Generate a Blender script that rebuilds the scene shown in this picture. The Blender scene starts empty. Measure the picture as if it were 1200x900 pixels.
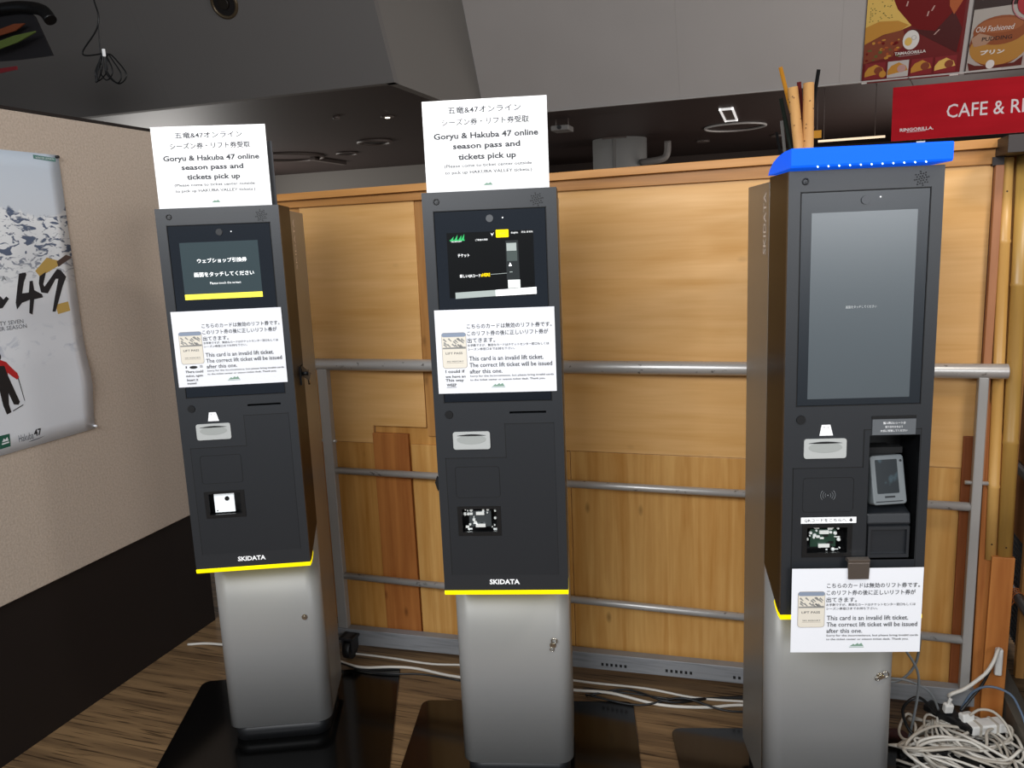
import bpy, bmesh, math, random
from mathutils import Vector, Matrix
random.seed(7)
sc = bpy.context.scene
COL = sc.collection
PI = math.pi
CH = 1.5436                      # eye height of the photographer

# ---------------------------------------------------------------- camera
def make_camera():
    pit, rol, psi = math.radians(10.158), math.radians(-2.379), math.radians(18.586)
    fw = Vector((-math.sin(psi)*math.cos(pit), math.cos(psi)*math.cos(pit), -math.sin(pit)))
    rt = Vector((math.cos(psi), math.sin(psi), 0)); up = rt.cross(fw)
    r2 = rt*math.cos(rol) + up*math.sin(rol); u2 = -rt*math.sin(rol) + up*math.cos(rol)
    cd = bpy.data.cameras.new('camera'); cd.sensor_width = 36; cd.sensor_fit = 'HORIZONTAL'
    cd.lens = 939.07/1200*36; cd.clip_start = .05; cd.clip_end = 100
    c = bpy.data.objects.new('camera', cd); COL.objects.link(c)
    m = Matrix((r2, u2, -fw)).transposed().to_4x4(); m.translation = Vector((0, 0, CH))
    c.matrix_world = m; sc.camera = c
make_camera()

# ---------------------------------------------------------------- world, lights, exposure
w = bpy.data.worlds.new('daylight'); sc.world = w; w.use_nodes = True
w.node_tree.nodes['Background'].inputs[0].default_value = (.80, .90, 1, 1)
w.node_tree.nodes['Background'].inputs[1].default_value = .36
def area(name, loc, aim, sx, sy, watts, color):
    l = bpy.data.lights.new(name, 'AREA'); l.shape = 'RECTANGLE'; l.size = sx; l.size_y = sy
    l.energy = watts; l.color = color
    o = bpy.data.objects.new(name, l); COL.objects.link(o); o.location = loc
    o.rotation_euler = (Vector(aim)-Vector(loc)).to_track_quat('-Z', 'Y').to_euler(); return o
area('assumed_daylight_fill', (-.9, -1.6, 2.9), (.3, 2.5, 1.5), 2.2, 1.2, 134, (.97, .98, 1))  # unseen lamp for daylight assumed behind the camera, no window is built
area('added_side_fill', (3.1, -2.5, 2.3), (.5, 2.4, 1.6), 2.2, 1.5, 75, (.97, .98, 1))  # added lamp at right rear, no window there; brightens right side and tall screen
area('fascia_fill', (3.6, 4.0, 2.2), (-.5, 8.0, 3.6), 2.0, 1.0, 90, (1, .95, .91))  # added fill out of view, brightens the sloping fascias
area('far_ceiling_fill', (-8.8, 10.2, 1.4), (-4.5, 10.6, 2.84), 2.0, 1.2, 90, (1, .97, .93))  # added fill at far left, lifts the far ceiling and back wall
area('hall_ceiling_fill', (2.0, 10.5, .9), (-1.0, 9.5, 2.84), 3.0, 1.5, 55, (1, .90, .84))  # added upward fill hidden behind the wooden wall, lifts the dark ceiling
area('right_bay_fill', (1.25, 1.35, 2.7), (.45, 2.56, 1.45), .4, .3, 14, (1, .93, .84))  # added warm fill that brightens the right bay of plywood
sc.view_settings.view_transform = 'Standard'; sc.view_settings.look = 'None'
sc.view_settings.exposure = 0.0; sc.view_settings.gamma = 1; sc.view_settings.use_curve_mapping = False

# ---------------------------------------------------------------- materials
def lin(h):
    h = h.lstrip('#'); v = [int(h[i:i+2], 16)/255 for i in (0, 2, 4)]
    return tuple(x/12.92 if x <= .04045 else ((x+.055)/1.055)**2.4 for x in v) + (1,)
MAT = {}
def mat(name, hexc, rough=.5, metal=0., emit=0., spec=.5, coat=0., noise=None, bump=0., trans=0.):
    """noise = (scale xyz, second colour, low, high, detail)"""
    if name in MAT: return MAT[name]
    m = bpy.data.materials.new(name); m.use_nodes = True; nt = m.node_tree; b = nt.nodes['Principled BSDF']
    c = lin(hexc)
    b.inputs['Base Color'].default_value = c; b.inputs['Roughness'].default_value = rough
    b.inputs['Metallic'].default_value = metal; b.inputs['Specular IOR Level'].default_value = spec
    b.inputs['Coat Weight'].default_value = coat; b.inputs['Coat Roughness'].default_value = .08
    if emit: b.inputs['Emission Color'].default_value = c; b.inputs['Emission Strength'].default_value = emit
    if noise:
        sc3, c2, lo, hi, det = noise
        tc = nt.nodes.new('ShaderNodeTexCoord'); mp = nt.nodes.new('ShaderNodeMapping'); mp.inputs['Scale'].default_value = sc3
        n = nt.nodes.new('ShaderNodeTexNoise'); n.inputs['Scale'].default_value = 1; n.inputs['Detail'].default_value = det
        r = nt.nodes.new('ShaderNodeValToRGB'); r.color_ramp.elements[0].position = lo; r.color_ramp.elements[1].position = hi
        r.color_ramp.elements[0].color = c; r.color_ramp.elements[1].color = lin(c2)
        nt.links.new(tc.outputs['Object'], mp.inputs[0]); nt.links.new(mp.outputs[0], n.inputs['Vector'])
        nt.links.new(n.outputs['Fac'], r.inputs[0]); nt.links.new(r.outputs[0], b.inputs['Base Color'])
        if bump:
            bp = nt.nodes.new('ShaderNodeBump'); bp.inputs['Strength'].default_value = bump; bp.inputs['Distance'].default_value = .002
            nt.links.new(n.outputs['Fac'], bp.inputs['Height']); nt.links.new(bp.outputs[0], b.inputs['Normal'])
    MAT[name] = m; return m

def wood(name, base, dark, horizontal=True, knots=.5, contrast=1., rough=.42):
    """plywood: stretched grain, wavy figure and small knots"""
    if name in MAT: return MAT[name]
    m = bpy.data.materials.new(name); m.use_nodes = True; nt = m.node_tree; b = nt.nodes['Principled BSDF']; L = nt.links.new
    b.inputs['Roughness'].default_value = rough; b.inputs['Specular IOR Level'].default_value = .35
    tc = nt.nodes.new('ShaderNodeTexCoord')
    def noise(scale, detail=3, dist=0.):
        mp = nt.nodes.new('ShaderNodeMapping'); mp.inputs['Scale'].default_value = scale
        n = nt.nodes.new('ShaderNodeTexNoise'); n.inputs['Scale'].default_value = 1; n.inputs['Detail'].default_value = detail
        n.inputs['Distortion'].default_value = dist
        L(tc.outputs['Object'], mp.inputs[0]); L(mp.outputs[0], n.inputs['Vector']); return n.outputs['Fac']
    a, c = (1.6, 22) if horizontal else (22, 1.6)
    f1 = noise((a, 5, c), 5, .6); f2 = noise((a*.8, 3, c*.28), 2, 1.8); f3 = noise((a*3, 8, c*5), 3)
    def math_(op, x, y):
        n = nt.nodes.new('ShaderNodeMath'); n.operation = op
        for i, v in enumerate((x, y)):
            if isinstance(v, (int, float)): n.inputs[i].default_value = v
            else: L(v, n.inputs[i])
        return n.outputs[0]
    s = math_('ADD', math_('MULTIPLY', f1, .45), math_('ADD', math_('MULTIPLY', f2, .40), math_('MULTIPLY', f3, .15)))
    r = nt.nodes.new('ShaderNodeValToRGB'); e = r.color_ramp.elements
    d = .13/contrast; e[0].position = .5-d; e[1].position = .5+d; e[0].color = lin(dark); e[1].color = lin(base)
    L(s, r.inputs[0])
    v = nt.nodes.new('ShaderNodeTexVoronoi'); v.inputs['Scale'].default_value = 1
    mp = nt.nodes.new('ShaderNodeMapping'); mp.inputs['Scale'].default_value = (5, 1, 8) if horizontal else (9, 1, 4)
    L(tc.outputs['Object'], mp.inputs[0]); L(mp.outputs[0], v.inputs['Vector'])
    kr = nt.nodes.new('ShaderNodeValToRGB'); kr.color_ramp.elements[0].position = .03; kr.color_ramp.elements[1].position = .10
    kr.color_ramp.elements[0].color = (knots, knots, knots, 1); kr.color_ramp.elements[1].color = (0, 0, 0, 1)
    L(v.outputs['Distance'], kr.inputs[0])
    mx = nt.nodes.new('ShaderNodeMix'); mx.data_type = 'RGBA'; mx.inputs['B'].default_value = lin(dark)[:3] + (1,)
    dk = tuple(x*.35 for x in lin(dark)[:3]) + (1,)
    mx.inputs['B'].default_value = dk
    L(kr.outputs[0], mx.inputs['Factor']); L(r.outputs[0], mx.inputs['A']); L(mx.outputs['Result'], b.inputs['Base Color'])
    bp = nt.nodes.new('ShaderNodeBump'); bp.inputs['Strength'].default_value = .15; bp.inputs['Distance'].default_value = .001
    L(f3, bp.inputs['Height']); L(bp.outputs[0], b.inputs['Normal'])
    MAT[name] = m; return m

def glow(name, hexc, strength): return mat(name, hexc, .5, emit=strength, spec=.1)

# ---------------------------------------------------------------- mesh builder
def smooth_path(pts, sub=6, closed=False):
    pts = [Vector(p) for p in pts]; n = len(pts); out = []
    rng = range(n if closed else n-1)
    for i in rng:
        p1, p2 = pts[i], pts[(i+1) % n]
        p0 = pts[(i-1) % n] if closed or i > 0 else p1*2-p2
        p3 = pts[(i+2) % n] if closed or i+2 < n else p2*2-p1
        for k in range(sub):
            t = k/sub
            out.append(.5*((2*p1)+(p2-p0)*t+(2*p0-5*p1+4*p2-p3)*t*t+(3*p1-p0-3*p2+p3)*t**3))
    if not closed: out.append(pts[-1])
    return out

TEXT = {}
def text_mesh(s, bold=0.):
    k = (s, bold)
    if k in TEXT: return TEXT[k]
    c = bpy.data.curves.new('t', 'FONT'); c.body = s; c.size = 1; c.offset = bold; c.resolution_u = 2
    o = bpy.data.objects.new('t', c); COL.objects.link(o)
    dg = bpy.context.evaluated_depsgraph_get(); me = bpy.data.meshes.new_from_object(o.evaluated_get(dg))
    vs = [v.co.copy() for v in me.vertices]; fs = [tuple(p.vertices) for p in me.polygons]
    bpy.data.objects.remove(o); bpy.data.curves.remove(c); bpy.data.meshes.remove(me)
    x0 = min(v.x for v in vs); x1 = max(v.x for v in vs); y0 = min(v.y for v in vs); y1 = max(v.y for v in vs)
    vs = [((v.x-x0)/(x1-x0), (v.y-y0)/(y1-y0)) for v in vs]
    TEXT[k] = (vs, fs, (x1-x0)/(y1-y0)); return TEXT[k]

class B:
    def __init__(s): s.v = []; s.f = []; s.m = []; s.s = []
    def add(s, vs, fs, mi=0, sm=False, M=None):
        n = len(s.v)
        s.v += [(M @ Vector(v)) if M is not None else Vector(v) for v in vs]
        s.f += [tuple(i+n for i in f) for f in fs]; s.m += [mi]*len(fs); s.s += [sm]*len(fs); return s
    def box(s, x0, x1, y0, y1, z0, z1, mi=0, M=None):
        vs = [(x, y, z) for x in (x0, x1) for y in (y0, y1) for z in (z0, z1)]
        fs = [(0, 1, 3, 2), (4, 6, 7, 5), (0, 4, 5, 1), (2, 3, 7, 6), (0, 2, 6, 4), (1, 5, 7, 3)]
        return s.add(vs, fs, mi, False, M)
    def prism(s, poly, a, b, axis='y', mi=0, M=None, sm=False):
        """poly in the plane across axis: 'y' -> (x,z), 'x' -> (y,z), 'z' -> (x,y)"""
        def p(u, v, t): return {'y': (u, t, v), 'x': (t, u, v), 'z': (u, v, t)}[axis]
        ar = sum(poly[i][0]*poly[(i+1) % len(poly)][1]-poly[(i+1) % len(poly)][0]*poly[i][1] for i in range(len(poly)))
        if ar < 0: poly = poly[::-1]
        if axis == 'y': poly = poly[::-1]
        if a > b: a, b = b, a
        n = len(poly); vs = [p(u, v, a) for u, v in poly]+[p(u, v, b) for u, v in poly]
        s.add(vs, [tuple(range(n))[::-1], tuple(range(n, 2*n))], mi, False, M)
        k = len(s.v)-2*n
        for i in range(n):
            j = (i+1) % n; s.f.append((k+i, k+j, k+n+j, k+n+i)); s.m.append(mi); s.s.append(sm)
        return s
    def flat(s, poly, y, mi=0):
        """a printed patch facing -y"""
        return s.prism(poly, y, y+.0002, 'y', mi)
    def cyl(s, p0, p1, r, r1=None, n=16, mi=0, cap=True):
        p0, p1 = Vector(p0), Vector(p1); r1 = r if r1 is None else r1
        d = (p1-p0).normalized(); a = d.orthogonal().normalized(); b = d.cross(a)
        vs = [p0+(a*math.cos(t)+b*math.sin(t))*r for t in [2*PI*i/n for i in range(n)]] + [p1+(a*math.cos(t)+b*math.sin(t))*r1 for t in [2*PI*i/n for i in range(n)]]
        s.add(vs, [(i, (i+1) % n, n+(i+1) % n, n+i) for i in range(n)], mi, True)
        if cap:
            k = len(s.v)-2*n; s.f += [tuple(range(k, k+n))[::-1], tuple(range(k+n, k+2*n))]; s.m += [mi, mi]; s.s += [False, False]
        return s
    def tube(s, pts, r, n=7, closed=False, mi=0, sub=5):
        P = smooth_path(pts, sub, closed); N = len(P); vs = []; a = None
        for i, p in enumerate(P):
            q = P[(i+1) % N] if closed or i < N-1 else p; o = P[i-1] if closed or i > 0 else p
            d = (q-o).normalized()
            if a is None: a = d.orthogonal().normalized()
            a = (a-d*a.dot(d)); a = a.normalized() if a.length > 1e-6 else d.orthogonal().normalized()
            b = d.cross(a); vs += [p+(a*math.cos(2*PI*k/n)+b*math.sin(2*PI*k/n))*r for k in range(n)]
        fs = [(i*n+k, i*n+(k+1) % n, ((i+1) % N)*n+(k+1) % n, ((i+1) % N)*n+k) for i in range(N if closed else N-1) for k in range(n)]
        s.add(vs, fs, mi, True)
        if not closed:
            k = len(s.v)-len(vs); s.f += [tuple(range(k, k+n))[::-1], tuple(range(k+(N-1)*n, k+N*n))]; s.m += [mi]*2; s.s += [False]*2
        return s
    def ring(s, c, R, r, axis='y', n=28, k=8, mi=0):
        pts = []
        for i in range(n):
            t = 2*PI*i/n; u, v = R*math.cos(t), R*math.sin(t)
            pts.append(Vector(c)+Vector({'y': (u, 0, v), 'z': (u, v, 0), 'x': (0, u, v)}[axis]))
        return s.tube(pts, r, k, True, mi, 1)
    def cells(s, xs, zs, solid, y0, y1, mi=0):
        """slab in the xz plane with openings: front y0, back y1"""
        nx, nz = len(xs)-1, len(zs)-1
        S = lambda i, j: 0 <= i < nx and 0 <= j < nz and solid((xs[i]+xs[i+1])/2, (zs[j]+zs[j+1])/2)
        for i in range(nx):
            for j in range(nz):
                if not S(i, j): continue
                a, b, c, d = xs[i], xs[i+1], zs[j], zs[j+1]
                s.add([(a, y0, c), (b, y0, c), (b, y0, d), (a, y0, d)], [(0, 1, 2, 3)], mi)
                s.add([(a, y1, c), (b, y1, c), (b, y1, d), (a, y1, d)], [(3, 2, 1, 0)], mi)
                if not S(i-1, j): s.add([(a, y0, c), (a, y0, d), (a, y1, d), (a, y1, c)], [(0, 1, 2, 3)], mi)
                if not S(i+1, j): s.add([(b, y0, c), (b, y0, d), (b, y1, d), (b, y1, c)], [(3, 2, 1, 0)], mi)
                if not S(i, j-1): s.add([(a, y0, c), (b, y0, c), (b, y1, c), (a, y1, c)], [(3, 2, 1, 0)], mi)
                if not S(i, j+1): s.add([(a, y0, d), (b, y0, d), (b, y1, d), (a, y1, d)], [(0, 1, 2, 3)], mi)
        return s
    def text(s, body, x0, x1, zc, h=None, y=0., mi=0, bold=0., width=None, mapf=None, skew=0.):
        """text fitted between x0 and x1, centred on height zc, facing -y"""
        vs, fs, asp = text_mesh(body, bold)
        h = h or (x1-x0)/asp
        f = mapf or (lambda u, v: (u, y, v))
        return s.add([f(x0+u*(x1-x0)+skew*v*h, zc+(v-.5)*h) for u, v in vs], fs, mi)
    def build(s, name, mats, parent=None, loc=None, bevel=0., rot=None, seg=2):
        me = bpy.data.meshes.new(name); me.from_pydata([tuple(v) for v in s.v], [], s.f)
        mats = mats if isinstance(mats, (list, tuple)) else [mats]
        for m in mats: me.materials.append(m)
        me.polygons.foreach_set('material_index', s.m); me.polygons.foreach_set('use_smooth', s.s)
        me.validate(); me.update()
        o = bpy.data.objects.new(name, me); COL.objects.link(o)
        if parent: o.parent = parent
        if loc: o.location = loc
        if rot: o.rotation_euler = rot
        if name in ('print', 'lettering'): o['kind'] = 'stuff'
        if bevel:
            md = o.modifiers.new('bevel', 'BEVEL'); md.width = bevel; md.segments = seg; md.limit_method = 'ANGLE'; md.angle_limit = math.radians(40)
        return o

def tag(o, label=None, cat=None, group=None, kind=None):
    if label: o['label'] = label
    if cat: o['category'] = cat
    if group: o['group'] = group
    if kind: o['kind'] = kind
    return o
def thing(name, label, cat, loc=(0, 0, 0), rot=(0, 0, 0), group=None):
    o = bpy.data.objects.new(name, None); COL.objects.link(o); o.location = loc; o.rotation_euler = rot
    return tag(o, label, cat, group)
def setting(name, loc=(0, 0, 0), rot=(0, 0, 0)):
    o = bpy.data.objects.new(name, None); COL.objects.link(o); o.location = loc; o.rotation_euler = rot; o['kind'] = 'structure'; return o
def struct(o): o['kind'] = 'structure'; return o
def rrect(x0, x1, z0, z1, r, n=5):
    out = []
    for cx, cz, a in ((x1-r, z1-r, 0), (x0+r, z1-r, 90), (x0+r, z0+r, 180), (x1-r, z0+r, 270)):
        for i in range(n+1):
            t = math.radians(a+90*i/n); out.append((cx+r*math.cos(t), cz+r*math.sin(t)))
    return out
def ell(cx, cz, rx, rz, n=24): return [(cx+rx*math.cos(2*PI*i/n), cz+rz*math.sin(2*PI*i/n)) for i in range(n)]

# colours
M_shell = mat('charcoal_housing', '#34373a', .38, spec=.6, coat=.0)
M_side = mat('gloss_dark_side', '#150e0b', .36, spec=.14)
M_front = mat('charcoal_front', '#26292d', .38, spec=.55)
M_door = mat('charcoal_door', '#222529', .40, spec=.5)
M_groove = mat('groove_black', '#08090a', .7)
M_black = mat('black_plastic', '#0c0d0f', .4)
M_glass = mat('touch_glass', '#10161f', .12, spec=.7)
M_glassR = mat('display_glass', '#1b2229', .30, spec=.5)
M_alu = mat('satin_aluminium', '#9b9b98', .42, metal=.75)
M_aluf = mat('grey_lacquer', '#929291', .40, metal=.08, spec=.5)
M_plinth = mat('plinth_black', '#17181a', .45)
M_plate = mat('gloss_black_plate', '#070707', .13, spec=.6)
M_yellow = glow('yellow_light_strip', '#ffe800', .75)
M_white = mat('white_print', '#f2f3f4', .5, emit=.25)
M_cardslot = mat('card_slot_grey', '#b9bcba', .45)
M_cardin = mat('card_slot_inner', '#a4a8a5', .5)
M_chrome = mat('chrome', '#b8b4ac', .18, metal=1)
M_steel = mat('worn_steel', '#bdbbb8', .36, metal=.45, noise=((40, 40, 60), '#77736f', .64, .72, 3))
M_paper = mat('white_paper', '#f4f6fb', .55, spec=.5)
M_lam = mat('laminated_paper', '#ffffff', .3, spec=.6, coat=.6)
M_ink = mat('grey_ink', '#2f3136', .6)
M_inkd = mat('dark_ink', '#202226', .6)

# ---------------------------------------------------------------- kiosks
HW = .163
UP = [(0, 1.6647), (0, .639), (.018, .639), (.04, .645), (.055, .654), (.10, .676), (.16, .704), (.16, 1.6647)]

def groove(b, pts, y=-.0004, w=.0016, mi=0):
    for (xa, za), (xb, zb) in zip(pts, pts[1:]):
        b.box(min(xa, xb)-w/2, max(xa, xb)+w/2, y, y+.001, min(za, zb)-w/2, max(za, zb)+w/2, mi)

def optics_mesh(seed, cx, cz, wx, wz, y):
    rnd = random.Random(seed); b = B()
    b.box(cx-wx*.30, cx+wx*.30, y, y+.004, cz-wz*.30, cz+wz*.32, 1)
    for sx in (-1, 1):
        for k in range(7):
            x = cx+sx*wx*rnd.uniform(.16, .42); z = cz+wz*rnd.uniform(-.42, .42); r = rnd.uniform(.002, .0055)
            b.cyl((x, y-.004, z), (x, y, z), r*.6, r, 7, 0)
    for k in range(16):
        x = cx+wx*rnd.uniform(-.42, .42); z = cz+wz*rnd.uniform(-.42, .42); a = rnd.uniform(.001, .006); c = rnd.uniform(.0008, .003)
        b.box(x-a, x+a, y-.003, y-.001, z-c, z+c, 0 if k % 3 else 2)
    b.box(cx-wx*.12, cx+wx*.14, y-.006, y-.002, cz-wz*.30, cz-wz*.18, 0)
    b.box(cx-wx*.10, cx+wx*.12, y-.006, y-.002, cz+wz*.18, cz+wz*.30, 0)
    return b
M_optic = mat('reader_silver_glow', '#eef3f1', .2, metal=.4, emit=.2)  # low glow added to the silver so the optics look brighter
M_pcb = mat('circuit_green', '#1c3a2c', .4)

def kiosk(kind, X, Y, deg, label):
    k = thing('ticket_kiosk', label, 'ticket kiosk', (X, Y, 0), (0, 0, math.radians(deg)), 'ticket pick-up kiosks in a row')
    R = kind == 'right'
    B().prism(rrect(-.357, .357, -.205, .512, .03), 0, .006, 'z').build('base_plate', M_plate, k, bevel=.001)
    B().prism(rrect(-.150, .150, .122, .394, .045, 6), .006, .056, 'z', sm=True).build('plinth', M_plinth, k)
    # lower front shell with rounded corners, cabinet body behind it
    pf = [(-.1608, .170)]+[(x, y) for x, y in rrect(-.1608, .1608, .1126, .26, .042, 8) if y <= .1126+.0421]+[(.1608, .170)]
    pf = [(-.1608, .170)] + sorted([p for p in pf[1:-1]], key=lambda p: math.atan2(p[0], -(p[1]-.3))) + [(.1608, .170)]
    B().prism(pf, .056, .700, 'z', sm=True).build('lower_front', M_aluf, k)
    bd = B(); bd.prism([(-.1608, .1715), (.1608, .1715), (.1608, .392), (.151, .402), (-.151, .402), (-.1608, .392)], .056, 1.655, 'z')
    body = bd.build('cabinet_body', M_alu, k, bevel=.0015)
    # lock low on the front
    lx, lz = {'left': (.1086, .4157), 'middle': (.1127, .4245), 'right': (.1190, .416)}[kind]
    b = B(); y = .1126
    b.cyl((lx, y-.003, lz), (lx, y, lz), .0085, .0095, 20); b.cyl((lx, y-.005, lz), (lx, y-.003, lz), .004, .005, 12)
    if kind != 'left':
        ux, uz = (.004, .016) if kind == 'middle' else (.011, .008)
        b.ring((lx+ux, y-.007, lz+uz), .0075, .0018, 'y', 16, 6); b.cyl((lx+ux*.4, y-.011, lz+uz*.4), (lx+ux*.4, y, lz+uz*.4), .004, n=12)
        b.ring((lx-ux*.7, y-.004, lz-uz*.7), .005, .0014, 'y', 14, 6)
    tag(b.build('lock', M_chrome, k), 'chrome lock')
    # head housing
    b = B()
    prof = [(.012, 1.6647), (.012, .641), (.018, .640), (.04, .646), (.055, .655), (.10, .677), (.16, .705), (.16, 1.6647)]
    b.prism(prof, -HW, -HW+.006, 'x'); b.prism(prof, HW-.006, HW, 'x')
    b.box(-HW+.006, HW-.006, .012, .16, 1.6587, 1.6647)
    for (ya, za), (yb, zb) in zip(prof[1:7], prof[2:7]): b.prism([(ya, za), (yb, zb), (yb, zb+.005), (ya, za+.005)], -HW+.006, HW-.006, 'x')
    b.box(-HW+.006, HW-.006, .154, .16, .70, 1.6587)
    b.build('head_housing', M_side, k)
    # front panel with its real openings
    gx, gz0, gz1 = .1355, 1.147, 1.6185
    holes = [(-gx, gx, gz0, gz1)]
    bw = (-.117, -.004, .786, .866) if R else (-.117, -.005, .793, .873)
    holes.append(bw)
    if R: holes.append((.028, .139, .777, 1.075))
    else: holes.append((.0284, .1207, 1.1145, 1.1200))
    def inh(x, z): return any(a < x < b_ and c < z < d for a, b_, c, d in holes)
    xs = sorted({-HW, HW, *[h[0] for h in holes], *[h[1] for h in holes]}); zs = sorted({.641, 1.6647, *[h[2] for h in holes], *[h[3] for h in holes]})
    fp = B().cells(xs, zs, lambda x, z: not inh(x, z), 0, .012).build('front_panel', M_front, k)
    b = B().box(-HW-.0006, HW+.0006, -.0004, .0125, .641, .6415)
    # yellow light strip under the head
    ys = [(-.002, .6405), (-.003, .632), (0, .6285), (.02, .6275), (.045, .6350), (.0605, .6465), (.056, .6545), (.04, .6455), (.018, .640)]
    b = B().prism(ys, -HW, HW, 'x').build('light_strip', M_yellow, k, bevel=.0008)
    tag(b, 'glowing yellow strip along the lower edge')
    # L-shaped service door with its own openings
    dz0 = .655 if R else .685
    dx1 = .1400 if R else .1375
    xs = sorted({-.1395, .0165, dx1, bw[0], bw[1], .028, .139, -.1395}); zs = sorted({dz0, 1.0, 1.0875, bw[2], bw[3], .777, 1.075})
    def sol(x, z):
        if inh(x, z): return False
        return x > .0165 or z < 1.0
    B().cells(xs, zs, sol, -.0012, 0).build('service_door', M_door, k)
    b = B(); groove(b, [(-.1405, dz0), (-.1405, 1.001), (.0155, 1.001), (.0155, 1.0885), (dx1+.001, 1.0885), (dx1+.001, dz0)], w=.0022)
    groove(b, [(-gx-.001, gz0-.001), (gx+.001, gz0-.001), (gx+.001, gz1+.001), (-gx-.001, gz1+.001), (-gx-.001, gz0-.001)], w=.0018)
    nf = rrect(-.1175, -.004, .896, .978, .008)
    for p, q in zip(nf, nf[1:]+nf[:1]):
        b.cyl((p[0], -.0012, p[1]), (q[0], -.0012, q[1]), .0007, n=5, cap=False)
    b.build('panel_grooves', M_groove, k)
    # glass and display
    b = B().box(-gx+.001, gx-.001, .0008, .006, gz0+.001, gz1-.001)
    glass = b.build('touch_glass', M_glassR if R else M_glass, k)
    b = B()
    b.cyl((0, -.0022, 1.598), (0, .001, 1.598), .0088, n=24)
    tag(b.build('camera_button', mat('camera_cover_'+kind, '#4a4d51' if kind != 'left' else '#080b10', .5), k), 'round camera cover')
    B().cyl((.0316, .0000, 1.5985+(.005 if R else 0)), (.0316, .002, 1.5985+(.005 if R else 0)), .0018, n=8).build('status_light', M_white, k)
    # small fittings
    b = B(); b.ring((-.1275, -.0004, 1.642), .0062, .0016, 'y', 20, 6); b.cyl((-.126, -.0012, 1.6405), (-.126, .0005, 1.6405), .0028, n=10)
    b.build('key_switch', M_black, k)
    b = B()
    for n_, r_ in ((1, 0), (6, .0052), (12, .0105), (8, .0148)):
        for i in range(n_):
            t = 2*PI*i/n_+.2; b.cyl((.1155+r_*math.cos(t), -.0009, 1.638+r_*math.sin(t)), (.1155+r_*math.cos(t), .0005, 1.638+r_*math.sin(t)), .0016, n=7)
    b.build('speaker_holes', M_groove, k)
    b = B(); b.cyl((-.1255, -.003, 1.1155), (-.1255, .0, 1.1155), .0098, .0105, 24); b.build('round_button', M_black, k)
    # card outlet
    b = B(); b.prism(rrect(-.118, -.0235, 1.0245, 1.0705, .006), -.004, .0, 'y', 0)
    b.prism(ell(-.0707, 1.0505, .0375, .0125, 28), -.0046, -.004, 'y', 1)
    b.prism([(-.108+.0745*i/12, 1.061+.0035*math.sin(PI*i/12)) for i in range(13)]+[(-.0335-.0745*i/12, 1.0605-.001*math.sin(PI*i/12)) for i in range(13)], -.0050, -.0046, 'y', 2)
    b.build('card_outlet', [M_cardslot, M_cardin, M_black], k, bevel=.0007)
    if kind != 'middle':
        b = B(); b.prism([(-.0835, 1.0775), (-.0535, 1.0775), (-.0600, 1.1025), (-.0790, 1.1025)], -.0007, 0, 'y', 0)
        b.text('カード', -.0755, -.0625, 1.0960, .006, -.0009, 1)
        tag(b.build('outlet_sticker', [M_white, M_ink], k), 'small white trapezoid sticker')
    # scanner window
    cx, cz = (bw[0]+bw[1])/2, (bw[2]+bw[3])/2; wx, wz = bw[1]-bw[0], bw[3]-bw[2]
    b = B(); b.cells([bw[0], bw[0]+.011, bw[1]-.011, bw[1]], [bw[2], bw[2]+.010, bw[3]-.008, bw[3]], lambda x, z: not (bw[0]+.011 < x < bw[1]-.011 and bw[2]+.010 < z < bw[3]-.008), -.003, .004)
    b.box(bw[0], bw[1], .045, .05, bw[2], bw[3]); b.box(bw[0], bw[0]+.003, .004, .045, bw[2], bw[3]); b.box(bw[1]-.003, bw[1], .004, .045, bw[2], bw[3])
    b.box(bw[0], bw[1], .004, .045, bw[2], bw[2]+.003); b.box(bw[0], bw[1], .004, .045, bw[3]-.003, bw[3])
    sb = b.build('scanner_window', M_black, k)
    if kind == 'left':
        b = B().box(-.0945, -.0385, .012, .016, .8055, .861, 0)
        b.cyl((-.058, .009, .846), (-.058, .0121, .846), .0065, n=16, mi=1); b.cyl((-.088, .010, .811), (-.088, .0121, .811), .002, n=8, mi=2)
        b.build('scanner_mirror', [mat('scanner_mirror', '#eef3f6', .2, emit=.35), M_black, M_chrome], sb)
    else:
        optics_mesh(3 if R else 5, cx-(.004 if R else 0), cz, wx*.86, wz*.86, .014).build('scanner_optics', [M_optic, M_pcb if R else mat('optic_grey', '#3c4244', .3), M_black], sb)
    # brand lettering
    b = B(); b.text('SKIDATA', -.0425, .0365, .6645, .0140, -.0014 if dz0 < .67 else -.0004, 0, bold=.03)
    if R:  # hidden behind the notice on this one, still lettered
        pass
    b.build('front_lettering', M_white, k)
    s = 1 if kind != 'right' else -1
    b = B()
    if kind != 'middle':
        M_ = (lambda u, v: (-.1613, .235-v, u)) if s < 0 else (lambda u, v: (.1613, .215+v*-1, u))
        if s < 0: b.text('SKIDATA', 1.484, 1.633, 0, .027, mapf=lambda u, v: (-.1613, .215-v*-1, u) if False else (-.1613, .212+v, u), bold=.01)
        else: b.text('SKIDATA', 1.484, 1.633, 0, .022, mapf=lambda u, v: (.1613, .212-v, u), bold=.01)
        b.build('side_lettering', mat('side_letter_grey', '#e6ded6', .5), k)
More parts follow.
